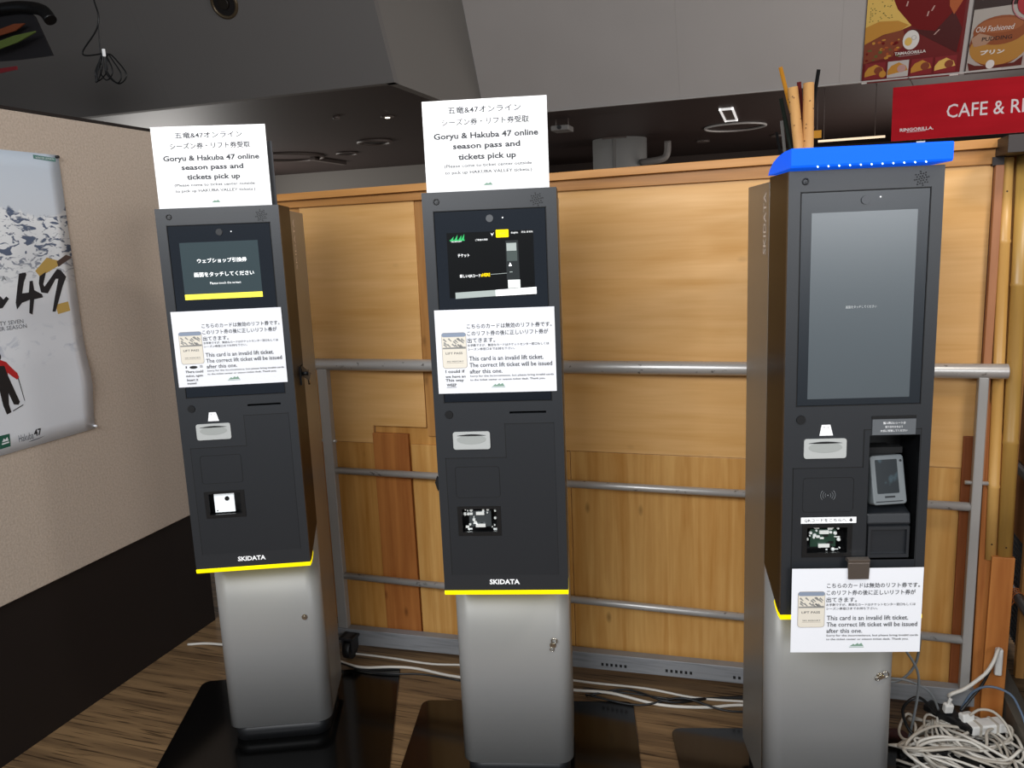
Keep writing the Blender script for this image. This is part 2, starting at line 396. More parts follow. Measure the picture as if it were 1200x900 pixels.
    if kind == 'left':
        b = B(); b.box(HW-.002, HW+.004, .095, .135, 1.150, 1.205, 0); b.cyl((HW, .118, 1.182), (HW+.022, .118, 1.182), .010, n=14, mi=0)
        b.prism([(HW+.006, 1.205), (HW+.030, 1.182), (HW+.024, 1.160), (HW+.004, 1.175)], .110, .114, 'y', 1)
        b.cyl((HW+.02, .116, 1.180), (HW+.022, .116, 1.148), .0035, n=8, mi=2)
        tag(b.build('side_lock', [M_black, mat('bronze_tag', '#6b5a48', .3, metal=.8), M_chrome], k), 'black side lock with its key left in')
    if kind == 'middle':
        B().prism([(-HW-.004, .952), (-HW, .944), (-HW, .918), (-HW-.003, .912), (-HW-.010, .936)], .004, .012, 'y').build('side_clip', M_black, k)
    return k, glass

KL = (-1.4405, 1.8514, 23.0); KM = (-.6654, 1.8607, 13.7); KR = (.1748, 1.9201, 14.6)
k1, g1 = kiosk('left', *KL, 'leftmost ticket kiosk, dark screen with white Japanese lines over a yellow bar')
k2, g2 = kiosk('middle', *KM, 'middle ticket kiosk, black menu screen with a yellow button and a white bar')
k3, g3 = kiosk('right', *KR, 'rightmost ticket kiosk with blue light bar on top, tall grey screen and card reader recess')

# --- displays
def screen(kind, parent):
    if kind == 'left':
        b = B(); y = .0002
        b.flat([(-.1085, 1.419), (.0995, 1.419), (.0995, 1.573), (-.1085, 1.573)], y, 0)
        b.flat([(-.1085, 1.419), (.0995, 1.419), (.0995, 1.4335), (-.1085, 1.4335)], y-.0002, 2)
        b.text('ウェブショップ引換券', -.066, .066, 1.5230, .0125, y-.0003, 1, bold=.015)
        b.text('画面をタッチしてください', -.078, .082, 1.4860, .0125, y-.0003, 1, bold=.015)
        b.text('Please touch the screen', -.038, .044, 1.4620, .0062, y-.0003, 1)
        o = b.build('display', [glow('slate_screen', '#303c40', .55), glow('screen_white', '#f4f6f6', .75), glow('screen_yellow', '#f0df4a', .75)], parent)
    elif kind == 'middle':
        b = B(); y = .0002; Z = lambda py: 1.5970-(py-137)*.000277      # rows of the menu
        X = lambda px: (px-557)*.000279
        b.flat([(-.107, 1.409), (.104, 1.409), (.104, 1.567), (-.107, 1.567)], y, 0)
        # green mountain emblem with a base line
        for i, (a, h) in enumerate(((205, 30), (240, 45), (275, 40), (300, 50))):
            b.flat([(X(a), Z(308)), (X(a+24), Z(308)), (X(a+30), Z(308-h))], y-.0002, 3)
        b.flat([(X(200), Z(316)), (X(330), Z(316)), (X(330), Z(306)), (X(200), Z(306))], y-.0002, 3)
        b.text('SKI RESORT', X(212), X(305), Z(322), .003, y-.0003, 1)
        b.flat(rrect(X(606), X(716), Z(300), Z(234), .002), y-.0002, 2)
        b.text('日本語', X(640), X(688), Z(268), .005, y-.0004, 5)
        b.text('English', X(740), X(798), Z(266), .005, y-.0003, 1); b.text('中文 한국어', X(828), X(925), Z(262), .005, y-.0003, 1)
        b.flat([(X(560), Z(258)), (X(572), Z(285)), (X(592), Z(252)), (X(575), Z(270))], y-.0002, 1)
        b.text('ご希望の項目', X(425), X(530), Z(314), .0045, y-.0003, 1)
        b.text('チケット', X(264), X(366), Z(444), .0085, y-.0003, 1, bold=.012)
        b.text('新しいQRコード', X(272), X(456), Z(625), .0085, y-.0003, 1, bold=.012)
        b.text('»HERE', X(458), X(540), Z(620), .0080, y-.0003, 2, bold=.02)
        b.flat([(X(545), Z(620)), (X(695), Z(614)), (X(695), Z(610)), (X(545), Z(616))], y-.0002, 4)
        # small picture of the kiosk
        b.flat([(X(686), Z(668)), (X(800), Z(668)), (X(796), Z(330)), (X(686), Z(330))], y-.0002, 6)
        b.flat([(X(694), Z(420)), (X(780), Z(420)), (X(780), Z(352)), (X(694), Z(352))], y-.0004, 4)
        b.flat([(X(694), Z(508)), (X(784), Z(508)), (X(784), Z(424)), (X(694), Z(424))], y-.0004, 7)
        b.flat([(X(706), Z(552)), (X(736), Z(552)), (X(720), Z(520))], y-.0005, 1)
        b.flat([(X(712), Z(606)), (X(738), Z(606)), (X(738), Z(600)), (X(712), Z(600))], y-.0005, 4)
        b.flat([(X(694), Z(745)), (X(802), Z(745)), (X(802), Z(672)), (X(694), Z(672))], y-.0004, 8)
        b.flat([(X(225), Z(823)), (X(582), Z(810)), (X(582), Z(756)), (X(225), Z(768))], y-.0003, 4)
        b.flat([(X(582), Z(810)), (X(942), Z(802)), (X(942), Z(742)), (X(582), Z(756))], y-.0003, 1)
        b.text('Enter PIN number', X(688), X(835), Z(776), .0045, y-.0006, 5)
        o = b.build('display', [glow('menu_black', '#07090b', .3), MAT.get('screen_white') or glow('screen_white', '#f4f6f6', .75), glow('menu_yellow', '#ffd800', .8), glow('menu_green', '#2fa05a', .8),
                                glow('menu_grey', '#8f9794', .7), mat('menu_ink', '#4a4a30', .6), glow('menu_dark_grey', '#262a2b', .5), glow('menu_mid_grey', '#434c4a', .5), glow('menu_light', '#c9cecb', .7)], parent)
    else:
        b = B(); y = .0002
        b.flat([(-.1125, 1.1625), (.1110, 1.1625), (.1110, 1.5745), (-.1125, 1.5745)], y, 0)
        b.text('画面をタッチしてください', -.034, .032, 1.3680, .0060, y-.0003, 1)
        o = b.build('display', [mat('idle_display', '#4c5459', .26, spec=.8, emit=.10), glow('idle_text', '#b8bcbc', .35)], parent)
    return o
screen('left', g1); screen('middle', g2); screen('right', g3)

# --- extras of the right kiosk
def right_extras(k):
    # translucent blue light bar wrapped over the head
    M_blue = glow('blue_light_bar', '#0d58e2', .72)
    prof = [(-.031, 1.669), (-.034, 1.674), (-.034, 1.7075), (-.030, 1.7095), (.02, 1.709), (.075, 1.7035), (.115, 1.695), (.145, 1.682), (.162, 1.668)]
    b = B().prism(prof, -.1680, .1640, 'x')
    bar = tag(b.build('blue_light_bar', M_blue, k, bevel=.002), 'glowing blue bar')
    for i in range(11):
        x = -.113+.221*i/10
        B().cyl((x, -.0335, 1.6705), (x, -.0360, 1.6690), .0015, n=8).build('led', glow('led_white', '#cfe4ff', 3.0), bar)
    # receipt slot, its grey label
    B().box(.031, .128, -.002, .0005, 1.1135, 1.1205).build('receipt_slot', M_black, k)
    b = B(); b.box(.0325, .1275, -.003, 0, 1.0765, 1.1125, 0)
    b.text('購入時のレシートは', .0555, .1045, 1.1040, .0058, -.0034, 1); b.text('取り忘れなきよう', .0605, .0985, 1.0950, .0052, -.0034, 1); b.text('大切に保管してください', .0500, .1090, 1.0860, .0052, -.0034, 1)
    b.build('receipt_label', [mat('label_grey', '#5d6165', .5), M_white], k)
    # contactless symbol
    b = B(); cx, cz, y = -.061, .936, -.0016
    b.cyl((cx, y, cz), (cx, -.001, cz), .0013, n=10)
    for r in (.0065, .0115, .0165):
        for s in (0, PI):
            pts = [(cx+r*math.cos(s+a), y, cz+r*math.sin(s+a)) for a in [math.radians(t) for t in range(-42, 43, 12)]]
            b.tube(pts, .0004, 5, sub=2)
    b.build('contactless_symbol', mat('symbol_grey', '#8b9094', .5), k)
    # strip above the scanner
    b = B(); b.box(-.1205, .0045, -.0022, -.0012, .8685, .8830, 0); b.text('QRコードをこちらへ', -.113, -.018, .8757, .0085, -.0026, 1, bold=.01)
    b.flat([(-.0075, .8715), (-.0125, .8765), (-.0095, .8765), (-.0095, .8800), (-.0055, .8800), (-.0055, .8765), (-.0025, .8765)], -.0026, 1)
    b.build('scanner_label', [M_white, M_inkd], k)
    # payment recess
    x0, x1, z0, z1, D = .028, .139, .777, 1.075, .105
    b = B(); b.box(x0-.003, x0, .0, D, z0, z1); b.box(x1, x1+.003, .0, D, z0, z1); b.box(x0, x1, D, D+.004, z0, z1)
    b.box(x0, x1, .0, D, z0-.003, z0); b.box(x0, x1, .0, D, z1, z1+.003)
    rc = b.build('payment_recess', M_black, k)
    b = B(); b.prism([(.006, .862), (.010, .885), (.055, .898), (D, .898), (D, .777), (.012, .777), (.012, .855)], x0+.004, x1-.008, 'x')
    b.build('reader_shelf', M_door, rc, bevel=.003)
    b = B(); b.cells([.035, .041, .122, .128], [.780, .788, .848, .856], lambda x, z: not (.041 < x < .122 and .788 < z < .848), .004, .012); b.build('shelf_flap', M_front, rc, bevel=.001)
    b = B(); b.box(.040, .118, .040, .060, 1.022, 1.036); b.box(.045, .105, .045, D, .93, 1.03); b.build('reader_bracket', M_groove, rc)
    # card terminal leaning in the recess
    T = Matrix.Translation((.079, .030, .958)) @ Matrix.Rotation(math.radians(8), 4, 'Z') @ Matrix.Rotation(math.radians(-14), 4, 'X')
    t = bpy.data.objects.new('card_terminal', None); COL.objects.link(t); t.parent = k; t.matrix_local = T
    t['label'] = 'grey card terminal'
    B().prism(rrect(-.040, .040, -.054, .060, .008), -.014, .016, 'y').build('terminal_body', mat('terminal_grey', '#6e7477', .5), t, bevel=.003)
    b = B().prism(rrect(-.029, .023, -.028, .050, .002), -.0150, -.0138, 'y')
    b.build('terminal_screen', mat('terminal_screen', '#0e171c', .3, noise=((40, 40, 40), '#31434b', .55, .68, 3)), t)
    b = B(); b.box(-.012, .012, -.0150, -.0138, -.038, -.034); b.cyl((.032, -.0150, .046), (.032, -.0138, .046), .003, n=8); b.box(-.034, .030, -.0152, -.0138, -.0475, -.0455); b.build('terminal_marks', M_inkd, t)['kind'] = 'stuff'
right_extras(k3)

# ---------------------------------------------------------------- paper notices
M_card = [M_paper, M_ink, mat('card_cream', '#e9e2d3', .6), mat('card_sky', '#8b98ac', .6), mat('card_line', '#a79d92', .6), mat('card_rock', '#8f8f8c', .6), mat('logo_green', '#7fa08d', .6), mat('ink_black', '#111214', .6)]
def card_notice(kloc, dx, dz, y, label, hand=None, name='paper_notice', tilt=0.):
    X, Y, a = kloc; a = math.radians(a)
    t = thing(name, label, 'notice', (X+math.cos(a)*dx-math.sin(a)*y, Y+math.sin(a)*dx+math.cos(a)*y, dz), (0, math.radians(tilt), a), 'white notices about the invalid card')
    # the sheet, very slightly bowed
    b = B(); n = 12; W, H = .1485, .105
    vs = []; fs = []
    for i in range(n+1):
        u = -W+2*W*i/n; bow = -.0010*math.cos(PI*u/(2*W))
        vs += [(u, bow, -H), (u, bow, H), (u, bow+.0006, -H), (u, bow+.0006, H)]
    for i in range(n):
        k = 4*i; fs += [(k, k+4, k+5, k+1), (k+3, k+7, k+6, k+2), (k+1, k+5, k+7, k+3), (k, k+2, k+6, k+4)]
    fs += [(0, 1, 3, 2), (4*n, 4*n+2, 4*n+3, 4*n+1)]
    b.add(vs, fs); b.build('sheet', M_paper, t)
    b = B(); y = -.0018; x0 = -.0690
    def T(s, xa, xb, z, h, mi=1, bold=.008): b.text(s, xa, xb, z, h, y, mi, bold)
    T('こちらのカードは無効のリフト券です。', x0, .1410, .0630, .0125); T('このリフト券の後に正しいリフト券が', x0, .1320, .0455, .0125); T('出てきます。', x0, .0000, .0280, .0125)
    T('お手数ですが、無効なカードはチケットセンター窓口もしくは', x0, .1330, .0155, .0068); T('シーズン券窓口までお持ち下さい。', x0, .0480, .0060, .0066)
    T('This card is an invalid lift ticket.', x0+.002, .1180, -.0175, .0115); T('The correct lift ticket will be issued', x0+.002, .1390, -.0340, .0112); T('after this one.', x0+.002, .0150, -.0500, .0105)
    T('Sorry for the inconvenience, but please bring invalid cards', x0+.002, .1420, -.0625, .0062); T('to the ticket center or season ticket desk. Thank you.', x0+.002, .1210, -.0720, .0062)
    b.flat([(-.012, -.0890), (-.004, -.083), (-.001, -.086), (.006, -.081), (.008, -.085), (.014, -.081), (.019, -.089)], y, 6); b.flat([(-.014, -.0920), (.020, -.0920), (.020, -.0908), (-.014, -.0908)], y, 6)
    # picture of the card
    cz0, cz1, ca, cb = -.0400, .0480, -.1330, -.0730
    b.flat(rrect(ca-.001, cb+.001, cz0-.001, cz1+.001, .007), y+.0004, 4); b.flat(rrect(ca, cb, cz0, cz1, .006), y+.0002, 2)
    b.flat(rrect(ca, cb, cz1-.010, cz1, .0045), y, 3)
    rnd = random.Random(5)
    for i in range(16):
        xx = rnd.uniform(ca+.002, cb-.012); zz = rnd.uniform(.014, .034); b.flat([(xx, zz), (xx+.003, zz+.003), (xx+.010, zz-.005), (xx+.008, zz-.006)], y, 5)
    b.flat([(ca+.001, .008), (cb-.001, .008), (cb-.001, .013), (ca+.001, .0115)], y, 5)
    T('LIFT PASS', ca+.008, cb-.010, -.0030, .0055); T('SKI RESORT', ca+.010, cb-.008, -.0235, .0030); b.flat([(ca+.009, -.028), (cb-.008, -.028), (cb-.008, -.0272), (ca+.009, -.0272)], y, 4)
    if hand:
        for i, (s, xa, xb, zz, hh) in enumerate(hand):
            if s == '*': b.flat(ell((xa+xb)/2, zz, (xb-xa)/2, hh/2, 14), y, 7)
            else: T(s, xa, xb, zz, hh, 7, .01)
    b.build('print', M_card, t)
    return t
card_notice(KL, -.0025, 1.2834, -.0035, 'white paper notice with a card picture, taped under the screen of the leftmost kiosk',
            [('1', -.124, -.121, -.0490, .006), ('*', -.114, -.092, -.0500, .0080), ('22', -.086, -.078, -.0480, .006), ('There could', -.126, -.078, -.0620, .0070), ('ticket, again', -.126, -.080, -.0745, .0075), ('Insert it', -.124, -.094, -.0850, .0070), ('instead', -.124, -.100, -.0945, .0060)])
card_notice(KM, .0008, 1.2756, -.0035, 'white paper notice with a card picture, taped under the screen of the middle kiosk',
            [('I could if', -.1280, -.0800, -.0485, .0080), ('we have an', -.1290, -.0780, -.0615, .0065), ('This way', -.1290, -.0830, -.0720, .0090), ('WEEP', -.1270, -.1020, -.0830, .0070), ('—', -.1270, -.1020, -.0890, .0010)])
card_notice(KR, .0052, .6602, -.020, 'white paper notice with a card picture, hanging from a clip below the rightmost kiosk', None)
# bulldog clip holding the right notice
a = math.radians(KR[2]); ca_, sa_ = math.cos(a), math.sin(a)
cl = thing('bulldog_clip', 'grey metal clip gripping the top edge of the hanging notice', 'clip', (KR[0]+ca_*.006+sa_*.02, KR[1]+sa_*.006-ca_*.02, .744), (0, 0, a))
B().prism([(-.0235, -.004), (.0230, -.004), (.0245, .036), (-.0250, .036)], -.006, -.003, 'y').build('clip_jaw', mat('clip_grey', '#6b625b', .35, metal=.6), cl, bevel=.001)
B().prism([(-.005, .036), (-.008, .044), (.006, .046), (.014, .042), (.014, .036)], -.025, .0245, 'x').build('clip_spring', mat('clip_light', '#8b827a', .3, metal=.7), cl, bevel=.001)
B().box(-.023, .023, .002, .004, -.002, .038).build('clip_jaw', MAT['clip_grey'], cl)

def top_sign(kloc, dx, dz, label, stand):
    X, Y, a = kloc; a = math.radians(a); y = .020
    t = thing('pickup_sign', label, 'sign', (X+math.cos(a)*dx-math.sin(a)*y, Y+math.sin(a)*dx+math.cos(a)*y, dz), (0, 0, a), 'white signs standing on the kiosks')
    W, H = .1495, .2125
    B().box(-W, W, 0, .0012, 0, H).build('sheet', M_lam, t)
    b = B(); c = H/2; y = -.0004
    def T(s, xa, xb, z, h, bold=0.): b.text(s, xa, xb, z+c, h, y, 0, bold)
    T('五竜&47オンライン', -.0885, .0880, .0830, .0165, .020); T('シーズン券・リフト券受取', -.1040, .1060, .0555, .0165, .020)
    T('Goryu & Hakuba 47 online', -.1250, .1270, .0220, .0185, .03); T('season pass and', -.0800, .0830, -.0020, .0175, .03); T('tickets pick up', -.0680, .0720, -.0275, .0180, .03)
    T('(Please come to ticket center outside', -.1030, .1090, -.0470, .0095, .012); T('to pick up HAKUBA VALLEY tickets.)', -.1020, .1090, -.0625, .0095, .012)
    b.flat([(-.010, c-.094), (-.002, c-.088), (.002, c-.090), (.008, c-.087), (.013, c-.094)], y, 1)
    b.build('print', [M_ink, MAT['logo_green']], t)
    if stand:
        b = B().box(-.146, .1575, .030, .034, -.001, .172); b.box(-.14, .15, .006, .030, -.001, .002); b.build('backing_board', mat('board_grey', '#4a4c50', .5), t)
    else:
        B().box(-.14, .14, .006, .010, -.001, .12).build('backing_board', MAT['board_grey'], t)
    return t
top_sign(KL, -.0065, 1.6655, 'white pick-up sign standing on top of the leftmost kiosk, grey board behind its right edge', True)
top_sign(KM, -.0033, 1.6655, 'white pick-up sign standing on top of the middle kiosk', False)

# ---------------------------------------------------------------- floor
def floor_mat():
    m = bpy.data.materials.new('striped_carpet'); m.use_nodes = True; nt = m.node_tree; L = nt.links.new; b = nt.nodes['Principled BSDF']
    b.inputs['Roughness'].default_value = .62; b.inputs['Specular IOR Level'].default_value = .3
    tc = nt.nodes.new('ShaderNodeTexCoord')
    def nz(sc3, det, dist=0):
        mp = nt.nodes.new('ShaderNodeMapping'); mp.inputs['Scale'].default_value = sc3; n = nt.nodes.new('ShaderNodeTexNoise')
        n.inputs['Scale'].default_value = 1; n.inputs['Detail'].default_value = det; n.inputs['Distortion'].default_value = dist
        L(tc.outputs['Object'], mp.inputs[0]); L(mp.outputs[0], n.inputs['Vector']); return n.outputs['Fac']
    def ramp(f, p0, c0, p1, c1):
        r = nt.nodes.new('ShaderNodeValToRGB'); e = r.color_ramp.elements; e[0].position = p0; e[1].position = p1; e[0].color = lin(c0); e[1].color = lin(c1); L(f, r.inputs[0]); return r.outputs[0]
    base = ramp(nz((1.2, 30, 1), 4, .3), .38, '#665038', .62, '#876c4c')
    line = ramp(nz((4.5, 130, 1), 3), .36, '#4a3a2c', .44, '#ffffff')
    mx = nt.nodes.new('ShaderNodeMix'); mx.data_type = 'RGBA'; mx.blend_type = 'MULTIPLY'; mx.inputs['Factor'].default_value = .8
    L(base, mx.inputs['A']); L(line, mx.inputs['B']); L(mx.outputs['Result'], b.inputs['Base Color'])
    bp = nt.nodes.new('ShaderNodeBump'); bp.inputs['Strength'].default_value = .3; bp.inputs['Distance'].default_value = .002
    L(nz((30, 160, 1), 2), bp.inputs['Height']); L(bp.outputs[0], b.inputs['Normal']); return m
struct(B().box(-10, 8, -4, 17, -.05, 0).build('floor', floor_mat()))

# ---------------------------------------------------------------- left partition
M_beige = mat('beige_fabric', '#c4b5a6', .85, spec=.2, noise=((140, 140, 140), '#b4a596', .35, .7, 3), bump=.4)
M_darkwall = mat('dark_base_wall', '#1d1613', .6, spec=.3)
wl = setting('wall_left')
B().box(-2.36, -2.25, .15, 2.62, .5000, 2.000).build('fabric_panel', M_beige, wl, bevel=.003)
B().box(-2.36, -2.262, .15, 2.62, 0, .4995).build('base_panel', M_darkwall, wl)
B().box(-2.37, -2.256, .15, 2.63, 2.000, 2.012).build('top_edge', M_darkwall, wl)

# snow poster pinned on it
def poster_mat():
    m = bpy.data.materials.new('snow_print'); m.use_nodes = True; nt = m.node_tree; L = nt.links.new; b = nt.nodes['Principled BSDF']
    b.inputs['Roughness'].default_value = .3; b.inputs['Specular IOR Level'].default_value = .4
    tc = nt.nodes.new('ShaderNodeTexCoord'); sp = nt.nodes.new('ShaderNodeSeparateXYZ'); L(tc.outputs['Object'], sp.inputs[0])
    def nz(s, det, dist=0.):
        mp = nt.nodes.new('ShaderNodeMapping'); mp.inputs['Scale'].default_value = s; mp.inputs['Rotation'].default_value = (0, .7, 0); n = nt.nodes.new('ShaderNodeTexNoise'); n.inputs['Scale'].default_value = 1
        n.inputs['Detail'].default_value = det; n.inputs['Distortion'].default_value = dist; L(tc.outputs['Object'], mp.inputs[0]); L(mp.outputs[0], n.inputs['Vector']); return n.outputs['Fac']
    def mr(v, a, b_, c=0., d=1.):
        n = nt.nodes.new('ShaderNodeMapRange'); n.inputs[1].default_value = a; n.inputs[2].default_value = b_; n.inputs[3].default_value = c; n.inputs[4].default_value = d; L(v, n.inputs[0]); return n.outputs[0]
    def ma(op, x, y):
        n = nt.nodes.new('ShaderNodeMath'); n.operation = op
        for i, v in enumerate((x, y)):
            if isinstance(v, (int, float)): n.inputs[i].default_value = v
            else: L(v, n.inputs[i])
        return n.outputs[0]
    def mix(f, a, b_):
        n = nt.nodes.new('ShaderNodeMix'); n.data_type = 'RGBA'
        L(f, n.inputs['Factor'])
        for k, v in (('A', a), ('B', b_)):
            if isinstance(v, str): n.inputs[k].default_value = lin(v)
            else: L(v, n.inputs[k])
        return n.outputs['Result']
    z = sp.outputs['Z']
    sky = mix(mr(z, .70, .92), '#d8e0e9', '#c9d5e2')
    ridge = ma('ADD', .745, mr(nz((7, 1, 0), 4), .3, .7, -.06, .09))           # skyline of the range
    inm = mr(ma('SUBTRACT', ridge, z), 0, .01)
    rock = mr(nz((26, 1, 60), 8, 1.2), .52, .58)
    low = mr(z, .50, .60); rock = ma('MULTIPLY', rock, low)
    mt = mix(rock, '#eef2f6', '#5b6a84')
    top = mix(inm, sky, mt)
    drift = mix(mr(nz((22, 1, 34), 6, .8), .56, .70, 0, .45), '#e6eaf0', '#98a5ba')
    sn = mix(ma('MULTIPLY', mr(z, .24, .30), mr(z, .40, .34)), '#e0e4ea', drift)
    col = mix(mr(z, .44, .50), sn, top)
    L(col, b.inputs['Base Color']); return m
p = thing('snow_poster', 'glossy snow mountain poster with black brush numeral 47 on the beige partition', 'poster', (-2.2475, 2.120, .960), (0, 0, PI/2))
b = B(); vs = []; fs = []; nx, nz_ = 14, 18
def edge(z): return .0+.006*math.exp(-((z-.17)/.07)**2)
for j in range(nz_+1):
    for i in range(nx+1):
        z = .918*j/nz_; x = -.66+(.66+edge(z))*i/nx; u = (x+.66)/.66
        yy = -.0016-.008*(max(0, u-.8)/.2)**2*math.exp(-((z-.17)/.09)**2)
        vs.append((x, yy, z))
fs = [(j*(nx+1)+i, j*(nx+1)+i+1, (j+1)*(nx+1)+i+1, (j+1)*(nx+1)+i) for j in range(nz_) for i in range(nx)]
b.add(vs, fs, 0, True); sh = b.build('sheet', poster_mat(), p); md = sh.modifiers.new('t', 'SOLIDIFY'); md.thickness = .0008; md.offset = -1
b = B(); y = -.0022
four = [(-.209, .544), (-.185, .547), (-.183, .54), (-.196, .517), (-.208, .483), (-.184, .484), (-.175, .519), (-.164, .52), (-.163, .49), (-.137, .475), (-.135, .465), (-.168, .461), (-.182, .414), (-.193, .42), (-.184, .461), (-.213, .454), (-.234, .435), (-.235, .456), (-.22, .508)]
seven = [(-.137, .532), (-.111, .545), (-.113, .538), (-.127, .506), (-.124, .498), (-.067, .552), (-.053, .548), (-.035, .525), (-.053, .497), (-.095, .415), (-.107, .416), (-.09, .463), (-.067, .52), (-.077, .521), (-.115, .476), (-.139, .481), (-.143, .51)]
b.flat([(-.149, .55), (-.1, .59), (-.058, .579), (-.062, .561), (-.109, .541), (-.136, .532)], y+.0003, 1)
b.flat([(-.064, .576), (-.024, .597), (.000, .588), (-.06, .559)], y+.0001, 2)
b.flat([(-.091, .437), (-.041, .444), (-.037, .413), (-.087, .406)], y+.0003, 1)
b.flat(four, y, 0); b.flat(seven, y, 0); b.flat([(-.285, .481), (-.275, .469), (-.264, .478), (-.256, .47), (-.282, .444), (-.293, .443)], y, 0)
# brush characters further left on the sheet, ahead of the numeral
b.flat([(-.50, .55), (-.47, .56), (-.44, .50), (-.40, .56), (-.37, .54), (-.42, .46), (-.39, .42), (-.43, .41), (-.46, .45), (-.51, .41), (-.52, .44), (-.47, .49)], y, 0)
b.text('A', -.271, -.255, .533, .014, y, 3); b.text('H A K U B', -.46, -.285, .533, .014, y, 3)
b.text('HAKUBA FORTY SEVEN', -.420, -.218, .3975, .0125, y, 3); b.text('2021-22 WINTER SEASON', -.430, -.209, .3815, .0125, y, 3)
# skier in red and black
b.flat([(-.345, .280), (-.318, .290), (-.298, .280), (-.285, .262), (-.266, .240), (-.262, .226), (-.270, .220), (-.284, .232), (-.298, .246), (-.300, .225), (-.340, .225)], y+.0001, 4)
b.flat([(-.338, .272), (-.306, .270), (-.298, .235), (-.292, .215), (-.283, .185), (-.272, .150), (-.278, .142), (-.294, .146), (-.306, .185), (-.310, .150), (-.306, .124), (-.322, .120), (-.330, .150), (-.334, .200)], y, 5)
b.flat(ell(-.322, .300, .010, .013, 12), y, 5); b.flat([(-.267, .224), (-.264, .224), (-.254, .150), (-.256, .150)], y, 5)
b.flat([(-.300, .128), (-.262, .140), (-.262, .137), (-.300, .125)], y, 5)
b.flat([(-.363, .020), (-.326, .021), (-.323, .060), (-.358, .061)], y, 6); b.flat([(-.352, .040), (-.345, .050), (-.340, .045), (-.333, .052), (-.330, .040)], y-.0002, 7); b.flat([(-.354, .036), (-.329, .037), (-.329, .033), (-.354, .032)], y-.0002, 7)
b.text('Hakuba', -.295, -.243, .036, .022, y, 3); b.text('47', -.240, -.212, .041, .022, y, 0, .03)
b.prism([(-.265, .018), (-.250, .021), (-.225, .022), (-.200, .024), (-.225, .0195), (-.250, .018)], y, y+.0002, 'y', 3)
b.flat([(-.097, .900), (-.014, .896), (-.014, .908), (-.097, .912)], y, 8); b.text('WINTER SEASON', -.090, -.020, .9040, .006, y-.0003, 7)
b.build('print', [mat('brush_black', '#171a22', .5), mat('gold_print', '#c9a75a', .5), mat('umber_print', '#4c3a34', .5), mat('poster_ink', '#5b6069', .5), mat('ski_red', '#b81f22', .5), mat('ski_black', '#1b191b', .5), mat('poster_green', '#1f5a48', .5), mat('poster_white', '#e8ecee', .5), mat('poster_teal', '#4d8078', .5)], p)
B().cyl((-.008, -.010, .912), (-.008, -.002, .912), .005, n=12).build('pin', M_black, p)
B().cyl((-.004, -.012, .010), (-.004, -.002, .010), .004, n=10).build('pin', M_paper, p)

# ---------------------------------------------------------------- wooden wall behind the kiosks
W_ply = wood('birch_plywood', '#e4b67a', '#cc9852', True, .2, .8)
W_plyv = wood('knotty_plywood', '#cf9b56', '#ad7634', False, .6, 1.0)
W_plyv2 = wood('larch_plywood', '#d6a662', '#bb8440', False, .6, 1.15)
W_stud = wood('pine_stud', '#c28f52', '#a06e38', False, .5, 1.0)
W_cap = wood('pine_batten', '#c48c4c', '#9c6a34', True, .5, 1.0)
W_red = wood('red_cedar', '#9c5a30', '#713a1c', False, .5, 1.0)
W_org = wood('orange_pine', '#b9783e', '#98592a', False, .6, 1.1)
M_bam = mat('bamboo', '#c99a50', .35, noise=((30, 30, 2), '#dcae66', .35, .65, 3))
M_bam2 = mat('aged_bamboo', '#a98242', .35, noise=((30, 30, 2), '#c0994f', .35, .65, 3))
wb = setting('wall_back', (0, 2.56, 0))
def piece(name, m, x0, x1, z0, z1, y0=0., th=.012, lean=0., bev=.0015, tag_=None):
    """a board; y0 is its face measured from the wall plane"""
    b = B(); b.prism([(x0, z0), (x1, z0), (x1+lean, z1), (x0+lean, z1)], y0, y0+th, 'y')
    # own origin, so that each board has its own grain
    o = b.build(name, m, wb, bevel=bev)
    if tag_: o['label'] = tag_
    return o
b = B().prism([(-1.64, .8300), (-1.4055, .8300), (-1.4055, .8950), (-1.192, .8950), (-1.188, 1.694), (-1.64, 1.694)], 0, .012, 'y').build('plywood_panel', W_ply, wb, bevel=.001)
piece('stud', W_stud, -1.190, -1.090, .8620, 1.695, .004, .03)
piece('stud', W_stud, -1.735, -1.642, .10, 1.70, .004, .03)
piece('plywood_panel', W_ply, -1.088, .552, .8325, 1.700, 0, .012)
piece('plywood_panel', W_plyv, -1.60, -1.4070, .085, .8285, .002, .012)
piece('plywood_panel', W_plyv, -1.4050, -.665, .085, .8600 if False else .8930, .014, .010)
piece('pine_plank', W_org, -1.405, -1.262, .085, .868, -.004, .017, lean=-.004)
piece('plywood_panel', W_plyv2, -1.258, -.6650, .085, .8290, .003, .010)
piece('plywood_panel', W_plyv2, -.6630, .125, .085, .8310, .003, .012)
piece('plywood_panel', W_plyv2, .127, .545, .085, .8310, .003, .012)
piece('edge_strip', W_red, -1.612, -1.572, .085, .905, -.010, .012)
piece('edge_strip', W_red, .518, .548, .085, .930, -.008, .012)
piece('edge_strip', wood('pink_batten', '#b98058', '#9d6540', False, .3), .5535, .5740, .80, 1.690, -.022, .03)
b = B().prism([(.582, .03), (.630, .03), (.636, .88), (.600, 1.00), (.577, 1.04)], .006, .024, 'y').build('pine_plank', W_org, wb, bevel=.0015)
piece('pine_plank', wood('knotty_pine', '#c27f42', '#a2602c', False, .8, 1.1), .606, .666, .03, .570, -.012, .016, lean=.004)
piece('backing_stud', W_stud, .575, .67, .57, 1.73, .030, .04)
